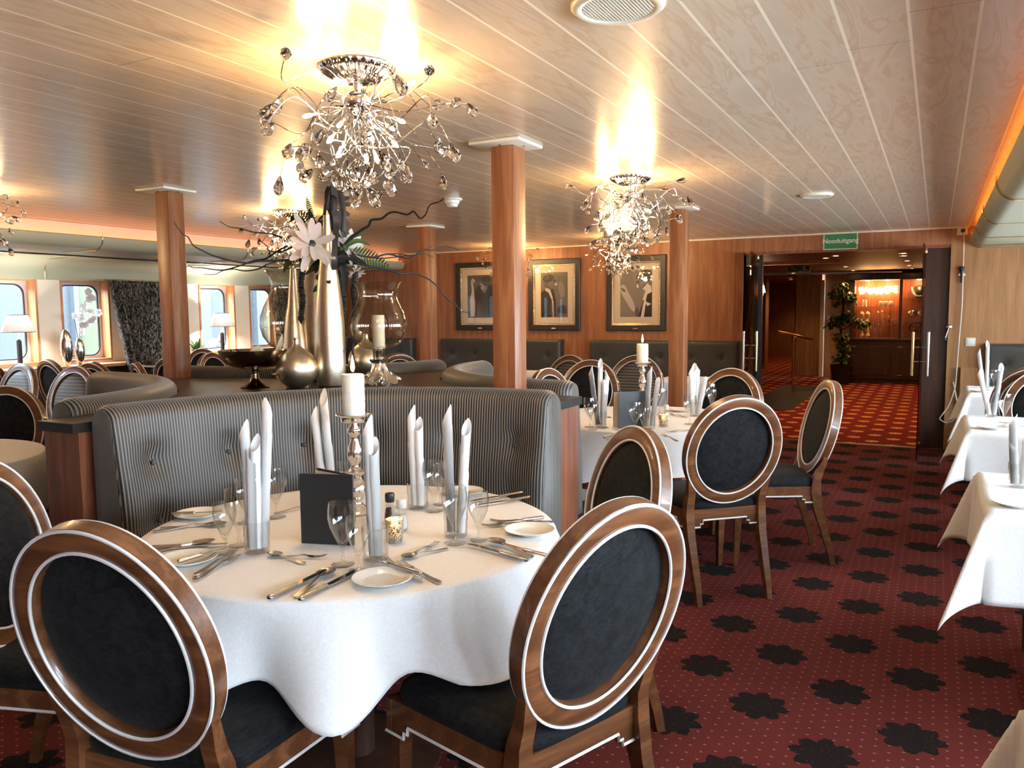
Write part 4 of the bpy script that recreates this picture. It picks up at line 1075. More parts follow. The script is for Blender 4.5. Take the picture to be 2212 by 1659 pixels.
# ---------------------------------------------------------------- on the console: vases, glass, bowl, flowers
ZK = 1.0125
def kz(x, y): p = G(x, y, ZK); return Vector((p.x, p.y, ZK))
def vase(p, prof, label, m='gold', n=40, group='gold leaf vases on the console'):
    t = thing('vase', label, 'vase', p, 0, group); lathe_obj('vase_body', prof, m, t, n, 60); return t
rv = [(0, 0), (.035, 0), (.062, .012), (.096, .045), (.111, .085), (.113, .110), (.104, .145), (.080, .180), (.048, .206), (.024, .224), (.017, .240), (.0155, .262), (.0175, .270), (.0135, .270), (.012, .240), (0, .225)]
pv = kz(643, 837); vase(pv, rv, 'round gold vase with narrow neck in front on the console')
pv2 = kz(792, 814); vase(pv2, rv, 'second round gold vase behind the silver-footed hurricane')
p = kz(716, 834); tall_p = p
vase(p, [(0, 0), (.070, 0), (.076, .01), (.082, .12), (.084, .24), (.080, .36), (.070, .48), (.055, .60), (.040, .71), (.028, .80), (.021, .88), (.018, .93), (.013, .93), (.016, .88), (0, .84)], 'tallest gold vase, centre of the console, holding the flower arrangement')
p = kz(688, 822); vase(p, [(0, 0), (.075, 0), (.082, .01), (.090, .15), (.091, .30), (.084, .45), (.068, .58), (.05, .68), (.034, .76), (.024, .82), (.019, .82), (.029, .76), (0, .70)], 'gold vase standing behind the tallest one, warmly lit from the left')
p = kz(641, 824); vase(p, [(0, 0), (.080, 0), (.088, .012), (.088, .05), (.082, .12), (.068, .24), (.052, .38), (.037, .46), (.026, .57), (.020, .64), (.018, .66), (.014, .66), (.016, .62), (0, .55)], 'slender conical gold vase behind the round front vase')
def hurricane(p, scale, label, fk=1.0):
    t = thing('hurricane_lamp', label, 'hurricane lamp', p, 0, 'glass hurricanes on silver feet')
    lob = lambda a, z: 1+(.10*math.cos(4*a)+.05*math.cos(8*a) if z < .06 else .05*math.cos(4*a) if z < .1 else .03*math.cos(8*a))
    bm = BM(); lathe(bm, [(0, .012), (.05, .008), (.082, .004), (.096, 0), (.098, .008), (.086, .022), (.066, .036), (.050, .058), (.040, .085), (.036, .105), (.046, .118), (.048, .126), (.038, .132), (.030, .136), (0, .136)], 64, lobes=lob)
    for v in bm.verts: v.co.z += (.006*math.sin(11*math.atan2(v.co.y, v.co.x)) if .003 < v.co.z < .07 and math.hypot(v.co.x, v.co.y) > .05 else 0)
    obj('ornate_foot', bm, 'silver', t, 40)
    for k in range(4):
        a = PI/4+PI/2*k; bm = BM(); pts = [((.05+.05*q)*math.cos(a+.15*math.sin(6*q)), (.05+.05*q)*math.sin(a+.15*math.sin(6*q)), .058-.040*q) for q in (0, .2, .4, .6, .8, 1)]
        tube(bm, pts, [.007, .008, .009, .010, .012, .014], 8); obj('scroll', bm, 'silver', t, 60)
    lathe_obj('socket', [(.030, .134), (.031, .138), (.031, .168), (.036, .172), (0, .174)], 'silver', t, 32)
    g = [(0, .173), (.040, .174), (.075, .182), (.112, .205), (.136, .240), (.146, .280), (.144, .320), (.130, .360), (.112, .395), (.100, .425), (.097, .450), (.104, .480), (.118, .505), (.124, .512)]
    bm = BM(); lathe(bm, g+[(r-.0025, z+.0005) for r, z in reversed(g[1:])]+[(0, .176)], 48); obj('glass_bowl', bm, 'amber_glass', t, 60)
    for ch in t.children:
        if ch.name.startswith('glass_bowl'): ch.location.z = -.173*(1-fk)
        else: ch.scale.z = fk
    t.scale = (scale,)*3; return t
ph = kz(820, 829); hurricane(ph, 1.12, 'glass hurricane with a pillar candle on an ornate silver foot')
candle_on(ph, .036, .190, 'unlit pillar candle inside the right glass hurricane', ZK+.1775*1.12, lit=False)
hurricane(kz(644, 816), 1.5, 'rippled glass hurricane behind the slender gold vase, before the window', .62)
def bowl_stand(p):
    t = thing('pedestal_bowl', 'wide bronze pedestal bowl holding cream petals on the console', 'bowl', p)
    lathe_obj('pedestal', [(0, 0), (.075, 0), (.078, .005), (.060, .014), (.034, .028), (.022, .048), (.018, .070), (.024, .084), (0, .086)], 'bronze', t, 40)
    lathe_obj('bowl', [(0, .082), (.03, .083), (.085, .090), (.130, .105), (.162, .128), (.182, .158), (.189, .178), (.184, .178), (.177, .158), (.155, .131), (.12, .111), (.07, .098), (0, .094)], 'bronze', t, 56)
    return t
pb = kz(552, 837); bowl_stand(pb).scale = (1.0, 1.0, 1.16)
def petal_bm(bm, L_, w, M, curl=.3, n=7, tipr=.5, rnd_=False):
    secs = []
    for k in range(n+1):
        q = k/n; ww = w*math.sin(PI*min(1, q*.94+.06))**.7*(1 if q < .97 else .4); z = curl*L_*(q*q)-.02*L_*q
        if rnd_: ww = w*(.25+.75*min(1, q/.5)**.8)*(1 if q < .62 else math.sqrt(max(.03, 1-((q-.62)/.40)**2)))
        secs.append([M @ Vector((L_*q, -ww, z+.15*ww)), M @ Vector((L_*q, -.4*ww, z)), M @ Vector((L_*q, .4*ww, z)), M @ Vector((L_*q, ww, z+.15*ww))])
    loft(bm, secs, False, False)
rnd = random.Random(5)
for i, lb in enumerate(('large cream petal standing upright in the bronze bowl', 'curled cream petal at the right of the bronze bowl', 'broad cream petal lying flat in the bronze bowl', 'small cream petal at the left of the bronze bowl', 'cream petal pointing up beside the gold vase')):
    bm = BM(); a = (-.5, .3, 2.2, 3.3, -.1)[i]; e = (.42, .5, .25, .35, .8)[i]
    Mx = Matrix.Rotation(a, 4, 'Z') @ Matrix.Rotation(-e, 4, 'Y')
    petal_bm(bm, (.17, .15, .16, .12, .17)[i], (.048, .036, .05, .036, .02)[i], Mx, .3); bmesh.ops.solidify(bm, geom=bm.faces[:], thickness=.0012)
    o = obj('petal', bm, 'petal_cream', None, 180, (pb.x+(-.02, .05, -.02, -.07, .085)[i], pb.y+(0, .03, .03, .02, .05)[i], ZK+.125+(.0, .012, .004, .01, .015)[i])); tag(o, lb, 'petal', 'cream petals in the bronze bowl')
# flower arrangement in the tallest vase
D0 = (tall_p-CAMP).dot(AF)
fa = thing('flower_arrangement', 'arrangement of twisted black branches, fern, dark leaves and white gerberas in the tall gold vase', 'flowers', tall_p)
def fp(x, y, dd=0): return PD(x, y, D0+dd)-tall_p
def branch(pts, r, d0, d1):
    n = len(pts); P = [fp(x, y, d0+(d1-d0)*i/(n-1)) for i, (x, y) in enumerate(pts)]; S = spline(P, 5)
    bm = BM(); tube(bm, S, [r*(1-.65*i/(len(S)-1)) for i in range(len(S))], 7); return obj('branch', bm, 'twig', fa, 60)
K = .3074
def q3(pts): return [(360+x*K, 380+y*K) for x, y in pts]      # photo points read off an enlargement of the bouquet
branch(q3([(1235, 500), (1290, 440), (1370, 380), (1420, 350), (1440, 310), (1510, 300), (1560, 262), (1610, 255), (1690, 272), (1735, 250), (1780, 298), (1820, 270), (1850, 205), (1920, 180), (1950, 155)]), .0085, 0, -.35)
branch(q3([(1235, 545), (1330, 555), (1450, 572), (1560, 550), (1700, 580), (1800, 520), (1870, 522), (1960, 495), (2050, 520)]), .0065, 0, .30)
branch(q3([(1330, 555), (1480, 580), (1600, 572), (1740, 555), (1820, 550), (1875, 573)]), .0045, .05, .22)
branch(q3([(1560, 550), (1640, 548), (1740, 565), (1800, 535), (1865, 492)]), .0040, .12, .26)
branch(q3([(1240, 575), (1330, 612), (1440, 638), (1560, 660), (1660, 688), (1720, 680), (1830, 720), (1900, 775), (1970, 860), (2030, 905), (2070, 950), (2125, 960)]), .0070, 0, .45)
branch(q3([(860, 590), (760, 596), (640, 600), (570, 612), (470, 598), (350, 568), (270, 535), (190, 490), (150, 430), (110, 405), (50, 322)]), .0065, .05, -.30)
branch(q3([(850, 490), (760, 540), (700, 580), (600, 600), (520, 630), (400, 662), (310, 655), (240, 645), (190, 645), (150, 628)]), .0060, .05, .25)
branch(q3([(700, 625), (640, 655), (550, 668), (470, 655), (390, 668), (340, 692), (262, 692)]), .0045, .1, .30)
branch(q3([(860, 600), (780, 600), (700, 625)]), .005, .05, .1)
branch(q3([(810, 435), (740, 410), (690, 402), (610, 395), (520, 370), (440, 358), (370, 318)]), .0055, .05, -.15)
branch(q3([(880, 500), (800, 535), (720, 525), (700, 490), (640, 440)]), .0055, .02, -.2)
# gerbera heads
def gerbera(c, r, nrm, np_, m, seed, heart=True):
    rnd = random.Random(seed); z = nrm.normalized(); x = z.orthogonal().normalized(); y = z.cross(x)
    F = Matrix((x, y, z)).transposed().to_4x4(); F.translation = c
    bm = BM()
    for ly in range(2):
        for k in range(np_):
            a = 2*PI*(k+.5*ly)/np_+rnd.uniform(-.12, .12); e = .20+.25*ly+rnd.uniform(-.2, .2)
            petal_bm(bm, r*(1-.15*ly)*rnd.uniform(.8, 1.15), r*.135, F @ Matrix.Rotation(a, 4, 'Z') @ Matrix.Rotation(-e, 4, 'Y'), rnd.uniform(-.22, .12), 8, .5, True)
    bmesh.ops.solidify(bm, geom=bm.faces[:], thickness=.0008)
    h = obj('gerbera', bm, m, fa, 60)
    if heart:
        bm = BM(); lathe(bm, [(0, .012), (r*.10, .010), (r*.14, .002), (0, 0)], 14, M=F @ Matrix.Translation((0, 0, .006))); obj('flower_heart', bm, 'black_leaf', h, 60)
    return h
tocam = (CAMP-tall_p).normalized()
gerbera(fp(673, 527, -.12), .160, tocam+Vector((.45, .30, .35)), 11, 'petal', 3)
gerbera(fp(752, 535, .08), .140, tocam*.6+Vector((.7, .5, .5)), 11, 'petal_white', 9, False)
gerbera(fp(770, 588, .12), .055, Vector((.4, -.2, -.6)), 9, 'petal', 14, False)
# fern fronds
def fern(p0, p1, w, n, m, droop=.02, nm='fern_frond'):
    bm = BM(); d = p1-p0; Ln = d.length; d.normalize(); side = d.cross(Vector((0, 0, 1)))
    side = side.normalized() if side.length > .1 else AR.copy()
    side = (side*.35+AU*.65-d*d.dot(side*.35+AU*.65)).normalized(); nn = d.cross(side)
    tube(bm, [p0+d*Ln*k/8-Vector((0, 0, droop*(k/8)**2)) for k in range(9)], [.0022*(1-.7*k/8) for k in range(9)], 5)
    for k in range(1, n):
        q = k/n; c = p0+d*Ln*q-Vector((0, 0, droop*q*q)); wl = w*math.sin(PI*min(1, .25+.75*q))**.8
        for s in (-1, 1):
            F = Matrix((side*s*.93+d*.37, d*.93-side*s*.37, nn)).transposed().to_4x4(); F.translation = c
            petal_bm(bm, wl, Ln/n*.36, F, .1, 4)
    bmesh.ops.solidify(bm, geom=[f for f in bm.faces], thickness=.0006)
    return obj(nm, bm, m, fa, 60)
fern(fp(755, 545, .05), fp(842, 566, .12), .062, 14, 'leaf', .03)
fern(fp(675, 480, -.05), fp(662, 424, -.02), .020, 14, 'leaf_dark', 0)
fern(fp(680, 470, .05), fp(610, 460, .10), .035, 12, 'leaf_dark', .01)
fern(fp(668, 545, .08), fp(610, 565, .15), .05, 10, 'leaf_olive', .02)
fern(fp(650, 500, .06), fp(606, 520, .12), .04, 10, 'leaf_olive', .02)
def blade_leaf(pts, w, m, dd0=0, dd1=0, nm='leaf'):
    n = len(pts); S = spline([fp(x, y, dd0+(dd1-dd0)*i/(n-1)) for i, (x, y) in enumerate(pts)], 5); k = len(S); bm = BM(); secs = []
    for i, p in enumerate(S):
        d = (S[min(i+1, k-1)]-S[max(i-1, 0)]).normalized(); s = d.cross(tocam).normalized(); q = i/(k-1); ww = w*(math.sin(PI*(.12+.86*q))**.8)
        secs.append([p-s*ww, p-tocam*.004*ww/w, p+s*ww])
    loft(bm, secs, False, False); bmesh.ops.solidify(bm, geom=bm.faces[:], thickness=.001); return obj(nm, bm, m, fa, 60)
for pts, w, m in (([(745, 545), (760, 512), (790, 505)], .013, 'leaf'), ([(735, 540), (770, 520), (800, 530)], .013, 'leaf'), ([(660, 480), (640, 470), (625, 480)], .013, 'leaf_dark'), ([(690, 500), (672, 470), (668, 450)], .013, 'leaf_dark'), ([(730, 560), (735, 530), (728, 500)], .013, 'leaf_dark'), ([(640, 555), (622, 570), (612, 590)], .013, 'leaf_olive'), ([(690, 565), (685, 580), (680, 590)], .012, 'leaf'), ([(735, 575), (745, 600), (742, 640)], .016, 'black_leaf'), ([(712, 560), (705, 600), (710, 615)], .016, 'black_leaf')):
    blade_leaf(pts, w, m, -.02, .03)
rnd = random.Random(21)
for k in range(16):
    a = rnd.uniform(-.4, 3.5); l_ = rnd.uniform(35, 75); x0, y0 = 716+rnd.uniform(-14, 18), 555+rnd.uniform(-20, 25)
    blade_leaf([(x0, y0), (x0+l_*.55*math.cos(a), y0-l_*.55*math.sin(a)-4), (x0+l_*math.cos(a), y0-l_*math.sin(a)+8)], rnd.uniform(.010, .018), ('leaf_dark', 'leaf_dark', 'black_leaf', 'leaf_olive')[k % 4], rnd.uniform(-.03, .08), rnd.uniform(-.05, .15))
# dark feathered leaf at the top and the broad ribbons
def feather():
    bm = BM(); C0 = fp(716, 415, -.02)
    sp = spline([fp(x, y, -.02) for x, y in ((700, 470), (704, 440), (712, 410), (722, 400), (735, 415), (742, 445), (744, 470), (742, 500))], 6)
    tube(bm, sp, .012, 8, flat=.4)
    c = fp(722, 440, -.02)
    for k, (x, y) in enumerate(((718, 388), (730, 392), (738, 402), (745, 414), (748, 428), (750, 442), (750, 462), (749, 480), (747, 497), (741, 502))):
        e = fp(x, y, -.03+.005*k); d = (e-c); s = d.normalized(); m_ = c+d*.35
        n = s.cross(tocam).normalized(); w = .0110; e = e+d*.18
        loft(bm, [[m_-n*w, m_+n*w, m_+n*w+tocam*.003, m_-n*w+tocam*.003], [e-n*w, e+n*w, e+n*w+tocam*.003, e-n*w+tocam*.003]])
    return obj('feathered_leaf', bm, 'black_leaf', fa, 40)
feather()
for cx, cy, a, b_, d in ((718, 436, .034, .080, .02), (708, 428, .018, .068, .01), (703, 487, .034, .038, -.05), (724, 478, .034, .06, .02), (732, 552, .045, .05, .03), (708, 560, .03, .04, .02)):
    bm = BM(); bmesh.ops.create_icosphere(bm, subdivisions=3, radius=1)
    for v in bm.verts:
        k = 1+.10*noise.noise(v.co*3+Vector((cx, cy, 0))); q = v.co*k; v.co = AR*q.x*a+AU*q.y*b_+AF*q.z*a*.6
    bmesh.ops.translate(bm, verts=bm.verts, vec=fp(cx, cy, d)); obj('dark_foliage', bm, 'black_leaf', fa, 60)
def ribbon(pts, w, nm='ribbon', d=-.06):
    S = spline([fp(x, y, d-.0+.02*math.sin(i*1.7)) for i, (x, y) in enumerate(pts)], 6); bm = BM(); secs = []
    for i, p in enumerate(S):
        t_ = (S[min(i+1, len(S)-1)]-S[max(i-1, 0)]).normalized(); s = t_.cross(tocam).normalized(); secs.append([p-s*w, p+s*w, p+s*w+tocam*.002, p-s*w+tocam*.002])
    loft(bm, secs); return obj(nm, bm, 'black_leaf', fa, 40)
ribbon([(700, 465), (690, 475), (688, 495), (698, 520), (697, 545), (692, 570), (698, 575)], .006)
ribbon([(702, 530), (712, 524), (704, 540), (713, 546), (703, 552), (712, 560), (704, 566)], .006)
ribbon([(722, 455), (726, 480), (724, 520), (722, 560), (724, 583)], .016, d=-.10)
ribbon([(708, 560), (707, 585), (710, 605), (709, 612)], .011, d=-.10)
ribbon([(682, 572), (688, 568), (695, 572), (700, 585), (698, 598), (692, 605)], .004)
bm = BM(); S = spline([fp(x, y, -.06) for x, y in ((683, 602), (688, 600), (694, 606), (690, 615), (684, 622), (677, 631))], 4); tube(bm, S, [.008, .010, .014, .019, .016, .014]+[.013]*(len(S)-9)+[.009, .006, .003], 8); obj('seed_pod', bm, 'black_leaf', fa, 60)
# hanging amaranth tassels
rnd = random.Random(8)
for x0, y0, y1, dd in ((652, 560, 700, .12), (742, 565, 760, .10), (766, 575, 690, .12), (764, 700, 795, .05), (734, 570, 700, .08)):
    bm = BM(); n = int((y1-y0)/4)
    P = [fp(x0+2.0*math.sin(k*.35), y0+(y1-y0)*k/n, dd) for k in range(n+1)]; w = .018 if y0 < 650 else .008
    S = spline(P, 3); tube(bm, S, [w*(.75+.35*rnd.random())*(1 if i < len(S)-8 else max(.2, (len(S)-i)/8)) for i in range(len(S))], 9)
    obj('amaranth_tassel', bm, 'twig', fa, 0)
for x, y in ((772, 610), (790, 705)):
    pass

# ---------------------------------------------------------------- chandeliers
def chandelier_proto(seed=4):
    rnd = random.Random(seed); t = thing('chandelier', '', 'chandelier')
    rip = lambda a, z: 1+.03*math.cos(28*a)
    bm = BM(); lathe(bm, [(0, 0), (.118, 0), (.120, -.006), (.105, -.022), (.075, -.040), (.04, -.050), (0, -.052)], 112, lobes=rip); obj('canopy', bm, 'chrome', t, 60)
    bm = BM(); lathe(bm, [(0, -.045), (.012, -.047), (.012, -.075), (.035, -.085), (.045, -.105), (.045, -.120), (.034, -.140), (.016, -.150), (.008, -.165), (0, -.168)], 24); obj('hub', bm, 'chrome', t, 60)
    H = Vector((0, 0, -.115))
    def drop(p, d, s, par):
        z = d.normalized(); x = z.orthogonal().normalized(); y = z.cross(x); F = Matrix((x, y, z)).transposed().to_4x4(); F.translation = p
        bm = BM(); lathe(bm, [(0, 0), (.0035*s, .003*s), (.007*s, .012*s), (.0115*s, .026*s), (.0115*s, .033*s), (.006*s, .042*s), (0, .044*s)], 7, M=F); obj('crystal_drop', bm, 'crystal', par, 0)
    nA = 46
    for i in range(nA):
        # sight of the lower half sphere plus a few arms reaching upwards
        az = i*2.399963; el = math.radians(16-98*((i+.5)/nA)**1.05); R = rnd.uniform(.24, .35)*(.78 if el < -.85 else 1)
        d = Vector((math.cos(az)*math.cos(el), math.sin(az)*math.cos(el), math.sin(el)))
        side = d.cross(Vector((0, 0, 1))); side = side.normalized() if side.length > .1 else Vector((1, 0, 0)); up = side.cross(d)
        s1, s2 = rnd.uniform(-.12, .12), rnd.uniform(-.10, .10)
        e = H+d*R; e.z = min(e.z, -.035)
        P = [H+d*.03, H+d*R*.38+side*s1*.5+up*s2, H+d*R*.75+side*s1-up*s2*.6, e+side*s1*.2-up*.03*rnd.random()]
        cu = spline(P, 7); bm = BM(); tube(bm, cu, .0019, 5); a = obj('arm', bm, 'chrome', t, 60)
        dr = (cu[-1]-cu[-3])+Vector((0, 0, -rnd.uniform(0, .03))); drop(cu[-1], dr, rnd.uniform(1.25, 1.7), a)
        if i % 4 == 1:
            p = cu[len(cu)*2//3]; q = p+Vector((rnd.uniform(-.05, .05), rnd.uniform(-.05, .05), -rnd.uniform(.02, .06)))
            bm = BM(); tube(bm, [p, (p+q)/2+Vector((0, 0, .012)), q], .0016, 5); tw = obj('twig', bm, 'chrome', a, 60)
            dd = q-p; z = dd.normalized(); F = Matrix((z.orthogonal().normalized(), z.cross(z.orthogonal().normalized()), z)).transposed().to_4x4(); F.translation = q
            bm = BM(); lathe(bm, [(0, 0), (.006, .01), (.0105, .024), (.005, .037), (0, .039)], 7, M=F); o = obj('crystal_drop', bm, 'crystal', tw, 0)
            o.parent = a; tw.parent = t if False else a
    nB = 14
    for i in range(nB):
        az = i*2.399963+.7; el = math.radians(10-85*(i+.5)/nB); R = rnd.uniform(.13, .19); d = Vector((math.cos(az)*math.cos(el), math.sin(az)*math.cos(el), math.sin(el)))
        if i < 3: d = Vector((math.cos(2.1*i+.4), math.sin(2.1*i+.4), .34)).normalized(); R = .17
        p = H+d*R; bm = BM(); tube(bm, [H+d*.03, H+d*R*.5+Vector((0, 0, -.012)), H+d*(R-.012)], .0021, 5); tube(bm, [H+d*(R-.016), H+d*(R-.002)], .0055, 8); a = obj('lamp_holder', bm, 'chrome', t, 60)
        z = d; x = z.orthogonal().normalized(); F = Matrix((x, z.cross(x), z)).transposed().to_4x4(); F.translation = H+d*(R-.002)
        bm = BM(); lathe(bm, [(0, 0), (.0055, .002), (.0068, .016), (.004, .027), (0, .030)], 8, M=F); obj('bulb', bm, 'bulb', a, 180)
    return t
CD = chandelier_proto()
def hang(o, i):
    for k, (x, y, z, e) in enumerate(((.10, .06, -.07, .22), (-.11, .03, -.07, .22), (0, -.08, -.26, 1.3))):
        light('chandelier_light', 'POINT', (x, y, z), E_CHAND*e, WARM, .03, parent=o)
CG = 'chrome branch chandeliers with crystal drops'
for i, (x, y, lb) in enumerate(((-1.645, 2.09, 'largest chrome chandelier with crystal drops, nearest the camera'), (-1.61, 4.56, 'second chandelier hanging above the aisle table'), (-2.98, 8.06, 'small-looking chandelier near the picture wall, below the second one'),
                               (-4.38, 4.70, 'chandelier behind the flower arrangement, half lost in its glare'), (-4.52, 8.50, 'chandelier hidden behind the tall central column, only a drop showing'), (G(-85, 405, ZC).x, G(-85, 405, ZC).y, 'chandelier outside the left edge, only a crystal drop in view'))):
    if i == 0: CD.location = (x, y, ZC); CD['label'] = lb; CD['group'] = CG; o = CD
    else: o = dup(CD, (x, y, ZC), i*1.1, lb, CG)
for o in [o for o in COL.objects if o.name.startswith('chandelier') and o.type == 'EMPTY']: hang(o, 0)

# ---------------------------------------------------------------- ceiling fittings
def speaker(p, r, label):
    t = thing('ceiling_speaker', label, 'speaker', p, 0, 'round ceiling speakers')
    lathe_obj('rim', [(r*.74, -.004), (r*.76, -.012), (r*.9, -.016), (r, -.006), (r, 0), (r*.74, 0)], 'plastic_cream', t, 56)
    bm = BM(); n = 21
    for i in range(n):
        x = -r*.74+2*r*.74*(i+.5)/n; h = math.sqrt(max(0, (r*.75)**2-x*x)); box(bm, x-.0022, x+.0022, -h, h, -.012, -.004)
    obj('grille', bm, 'plastic_cream', t, 0)
    lathe_obj('backing', [(0, -.002), (r*.75, -.002), (r*.75, -.0005), (0, -.0005)], pbr('speaker_cloth', (.20, .18, .15), .9), t, 40)
speaker((-.742, 2.0, ZC), .120, 'large cream ceiling speaker with slotted grille at the top of the picture')
speaker((-.755, 5.93, ZC), .108, 'farther round ceiling speaker above the aisle')
t = thing('smoke_detector', 'white smoke detector on the ceiling at the tip of a branch', 'smoke detector', (-2.99, 4.81, ZC))
lathe_obj('base_ring', [(0, 0), (.068, 0), (.070, -.006), (.062, -.012), (0, -.012)], 'plastic_white', t, 36)
lathe_obj('sensor_housing', [(0, -.055), (.030, -.055), (.036, -.048), (.040, -.034), (.048, -.030), (.050, -.012), (0, -.012)], 'plastic_white', t, 36, 40)

# ---------------------------------------------------------------- framed pictures
def emb(name, fn):
    m, nt, b = mat(name); return m
def blob(bm, pts, y, m=None):
    vs = [bm.verts.new((x, y, z)) for x, z in pts]; bm.faces.new(vs)
def ell(cx, cz, a, b_, n=28, rot=0, a0=0, a1=2*PI):
    return [(cx+a*math.cos(t)*math.cos(rot)-b_*math.sin(t)*math.sin(rot), cz+a*math.cos(t)*math.sin(rot)+b_*math.sin(t)*math.cos(rot)) for t in [a0+(a1-a0)*i/n for i in range(n if a1-a0 > 6.2 else n+1)]]
GREY = {}
def grey(v, tone=(1, .93, .90)):
    k = round(v, 3)
    if k not in GREY: GREY[k] = pbr('print_tone', tuple(v*c for c in tone), .5)
    return GREY[k]
def picture(x0, x1, z0, z1, label, shapes, bgv):
    cx, cz = (x0+x1)/2, (z0+z1)/2; w, h = (x1-x0)/2, (z1-z0)/2
    t = thing('framed_picture', label, 'picture', (cx, YB, cz), 0, 'black-framed music pictures')
    fw = .062; bm = BM()
    def ringbox(bm, W, H, f, ya, yb, ch=.008):
        A = [(-W, -H), (W, -H), (W, H), (-W, H)]; B = [(-W+f, -H+f), (W-f, -H+f), (W-f, H-f), (-W+f, H-f)]; C_ = [(-W+ch, -H+ch), (W-ch, -H+ch), (W-ch, H-ch), (-W+ch, H-ch)]
        loft(bm, [[(x, yb, z) for x, z in A], [(x, ya+ch, z) for x, z in A], [(x, ya, z) for x, z in C_], [(x, ya+.006, z) for x, z in B], [(x, yb, z) for x, z in B], [(x, yb, z) for x, z in A]], True, False)
    ringbox(bm, w, h, fw, -.035, -.001); bmesh.ops.remove_doubles(bm, verts=bm.verts, dist=1e-5); obj('frame', bm, 'black', t, 20)
    W2, H2 = w-fw, h-fw; bm = BM(); ringbox(bm, W2, H2, .028, -.022, -.002, .004); bmesh.ops.remove_doubles(bm, verts=bm.verts, dist=1e-5); s = obj('inner_moulding', bm, 'brass', t, 20)
    bm = BM(); n = 34
    for (xa, za, xb, zb, n) in ((-W2+.014, -H2+.014, W2-.014, -H2+.014, 34), (-W2+.014, H2-.014, W2-.014, H2-.014, 34), (-W2+.014, -H2+.014, -W2+.014, H2-.014, 44), (W2-.014, -H2+.014, W2-.014, H2-.014, 44)):
        for i in range(n+1):
            q = i/n; bmesh.ops.create_icosphere(bm, subdivisions=1, radius=.0078, matrix=Matrix.Translation((xa+(xb-xa)*q, -.022, za+(zb-za)*q)))
    obj('beading', bm, 'silver', s, 60)
    bm = BM(); box(bm, -W2+.026, W2-.026, -.008, -.004, -H2+.026, H2-.026); obj('mount', bm, pbr('mount_card', (.70, .62, .50), .8), t, 0)
    pw, ph_ = W2-.105, H2-.10
    bm = BM(); box(bm, -pw, pw, -.0085, -.005, -ph_, ph_); pr = obj('print', bm, grey(bgv), t, 0)
    for k, (v, pts) in enumerate(shapes):
        P = [(max(-1, min(1, x))*pw, max(-1, min(1, z))*ph_) for x, z in pts]
        bm = BM(); y = -.0088-.00012*k; vs = [bm.verts.new((x, y, z)) for x, z in P]; f = bm.faces.new(vs); r = bmesh.ops.extrude_face_region(bm, geom=[f]); bmesh.ops.translate(bm, vec=(0, .0001, 0), verts=[v for v in r['geom'] if isinstance(v, bmesh.types.BMVert)])
        obj('print_shape', bm, grey(v), pr, 0)
    bm = BM(); box(bm, -W2+.024, W2-.024, -.0175, -.0160, -H2+.024, H2-.024); obj('glazing', bm, 'cabinet_glass', t, 0)
    bm = BM(); box(bm, -.028, .028, -.0345, -.0325, -h+.022, -h+.034); obj('name_plate', bm, 'brass', t, 0)
# figures drawn as flat printed tones: x,z from -1..1 over the print
sax = [(.02, [(-1, -1), (1, -1), (1, .5), (.2, .62), (-.25, .45), (-.55, .1), (-.6, -.6)]), (.16, ell(.30, .52, .26, .36)), (.05, ell(.45, .72, .36, .24)), (.55, [(-.78, -.95), (-.45, -.95), (-.42, -.3), (-.5, .25), (-.60, .75), (-.50, .84), (-.40, .74), (-.47, .62), (-.62, .86), (-.72, .72), (-.66, .30), (-.82, -.2)]), (.42, ell(.1, .55, .16, .03, rot=-.35)), (.30, ell(.18, .40, .16, .08))]
sing = [(.10, [(-1, -1), (1, -1), (1, -.75), (.2, -.8)]), (.015, [(-1, -1), (.15, -1), (.12, -.2), (-.05, .25), (-.38, .38), (-1, .1)]), (.07, ell(-.35, .58, .48, .30, rot=.15)), (.13, ell(-.12, .52, .30, .26, rot=.3)), (.015, ell(-.45, .74, .42, .18, rot=.1)), (.60, ell(.14, .47, .09, .05, rot=.3)), (.55, [(-.62, .32), (-.30, .25), (-.10, -.15), (-.16, -.25), (-.42, .10), (-.68, .20)]), (.45, [(-.18, -.18), (-.06, -.25), (-.02, -1), (-.12, -1)]), (.02, ell(.02, .63, .13, .045)), (.22, ell(.55, .22, .22, .36, rot=.3)), (.02, [(.25, -.8), (.95, -.85), (.9, -.5), (.5, -.45), (.22, -.6)])]
mic = [(.02, [(.15, -1), (1, -1), (1, .1), (.72, -.05), (.45, -.30), (.25, -.75)]), (.10, ell(.48, .55, .52, .40, rot=-.15)), (.20, ell(.22, .42, .28, .26)), (.035, ell(.62, .72, .48, .26)), (.70, [(.40, .18), (.70, .42), (.92, .30), (.98, .05), (.70, -.05), (.60, -.35), (.95, -.45), (.72, -.55), (.42, -.25), (.60, .10)]), (.72, [(.30, -1), (.48, -.35), (.64, -.30), (.50, -1)]), (.05, ell(.16, .50, .12, .05)), (.60, ell(.10, .28, .08, .05)), (.52, [(-1, .28), (-.86, .38), (-.70, .34), (-.15, -.38), (-.02, -.72), (-.16, -.78), (-.38, -.62), (-.95, .02)]), (.14, [(-.98, .26), (-.74, .20), (-.62, .06), (-.86, .10)]), (.12, ell(.08, -.80, .13, .22, rot=.3))]
picture(-5.545, -4.83, 1.170, 2.035, 'black-framed photograph of a saxophonist, partly behind the central column', sax, .09)
picture(-4.495, -3.80, 1.170, 2.040, 'black-framed photograph of a laughing man in dinner suit, middle of the wall', sing, .13)
picture(-3.462, -2.742, 1.170, 2.040, 'black-framed photograph of a man beside a studio microphone', mic, .24)

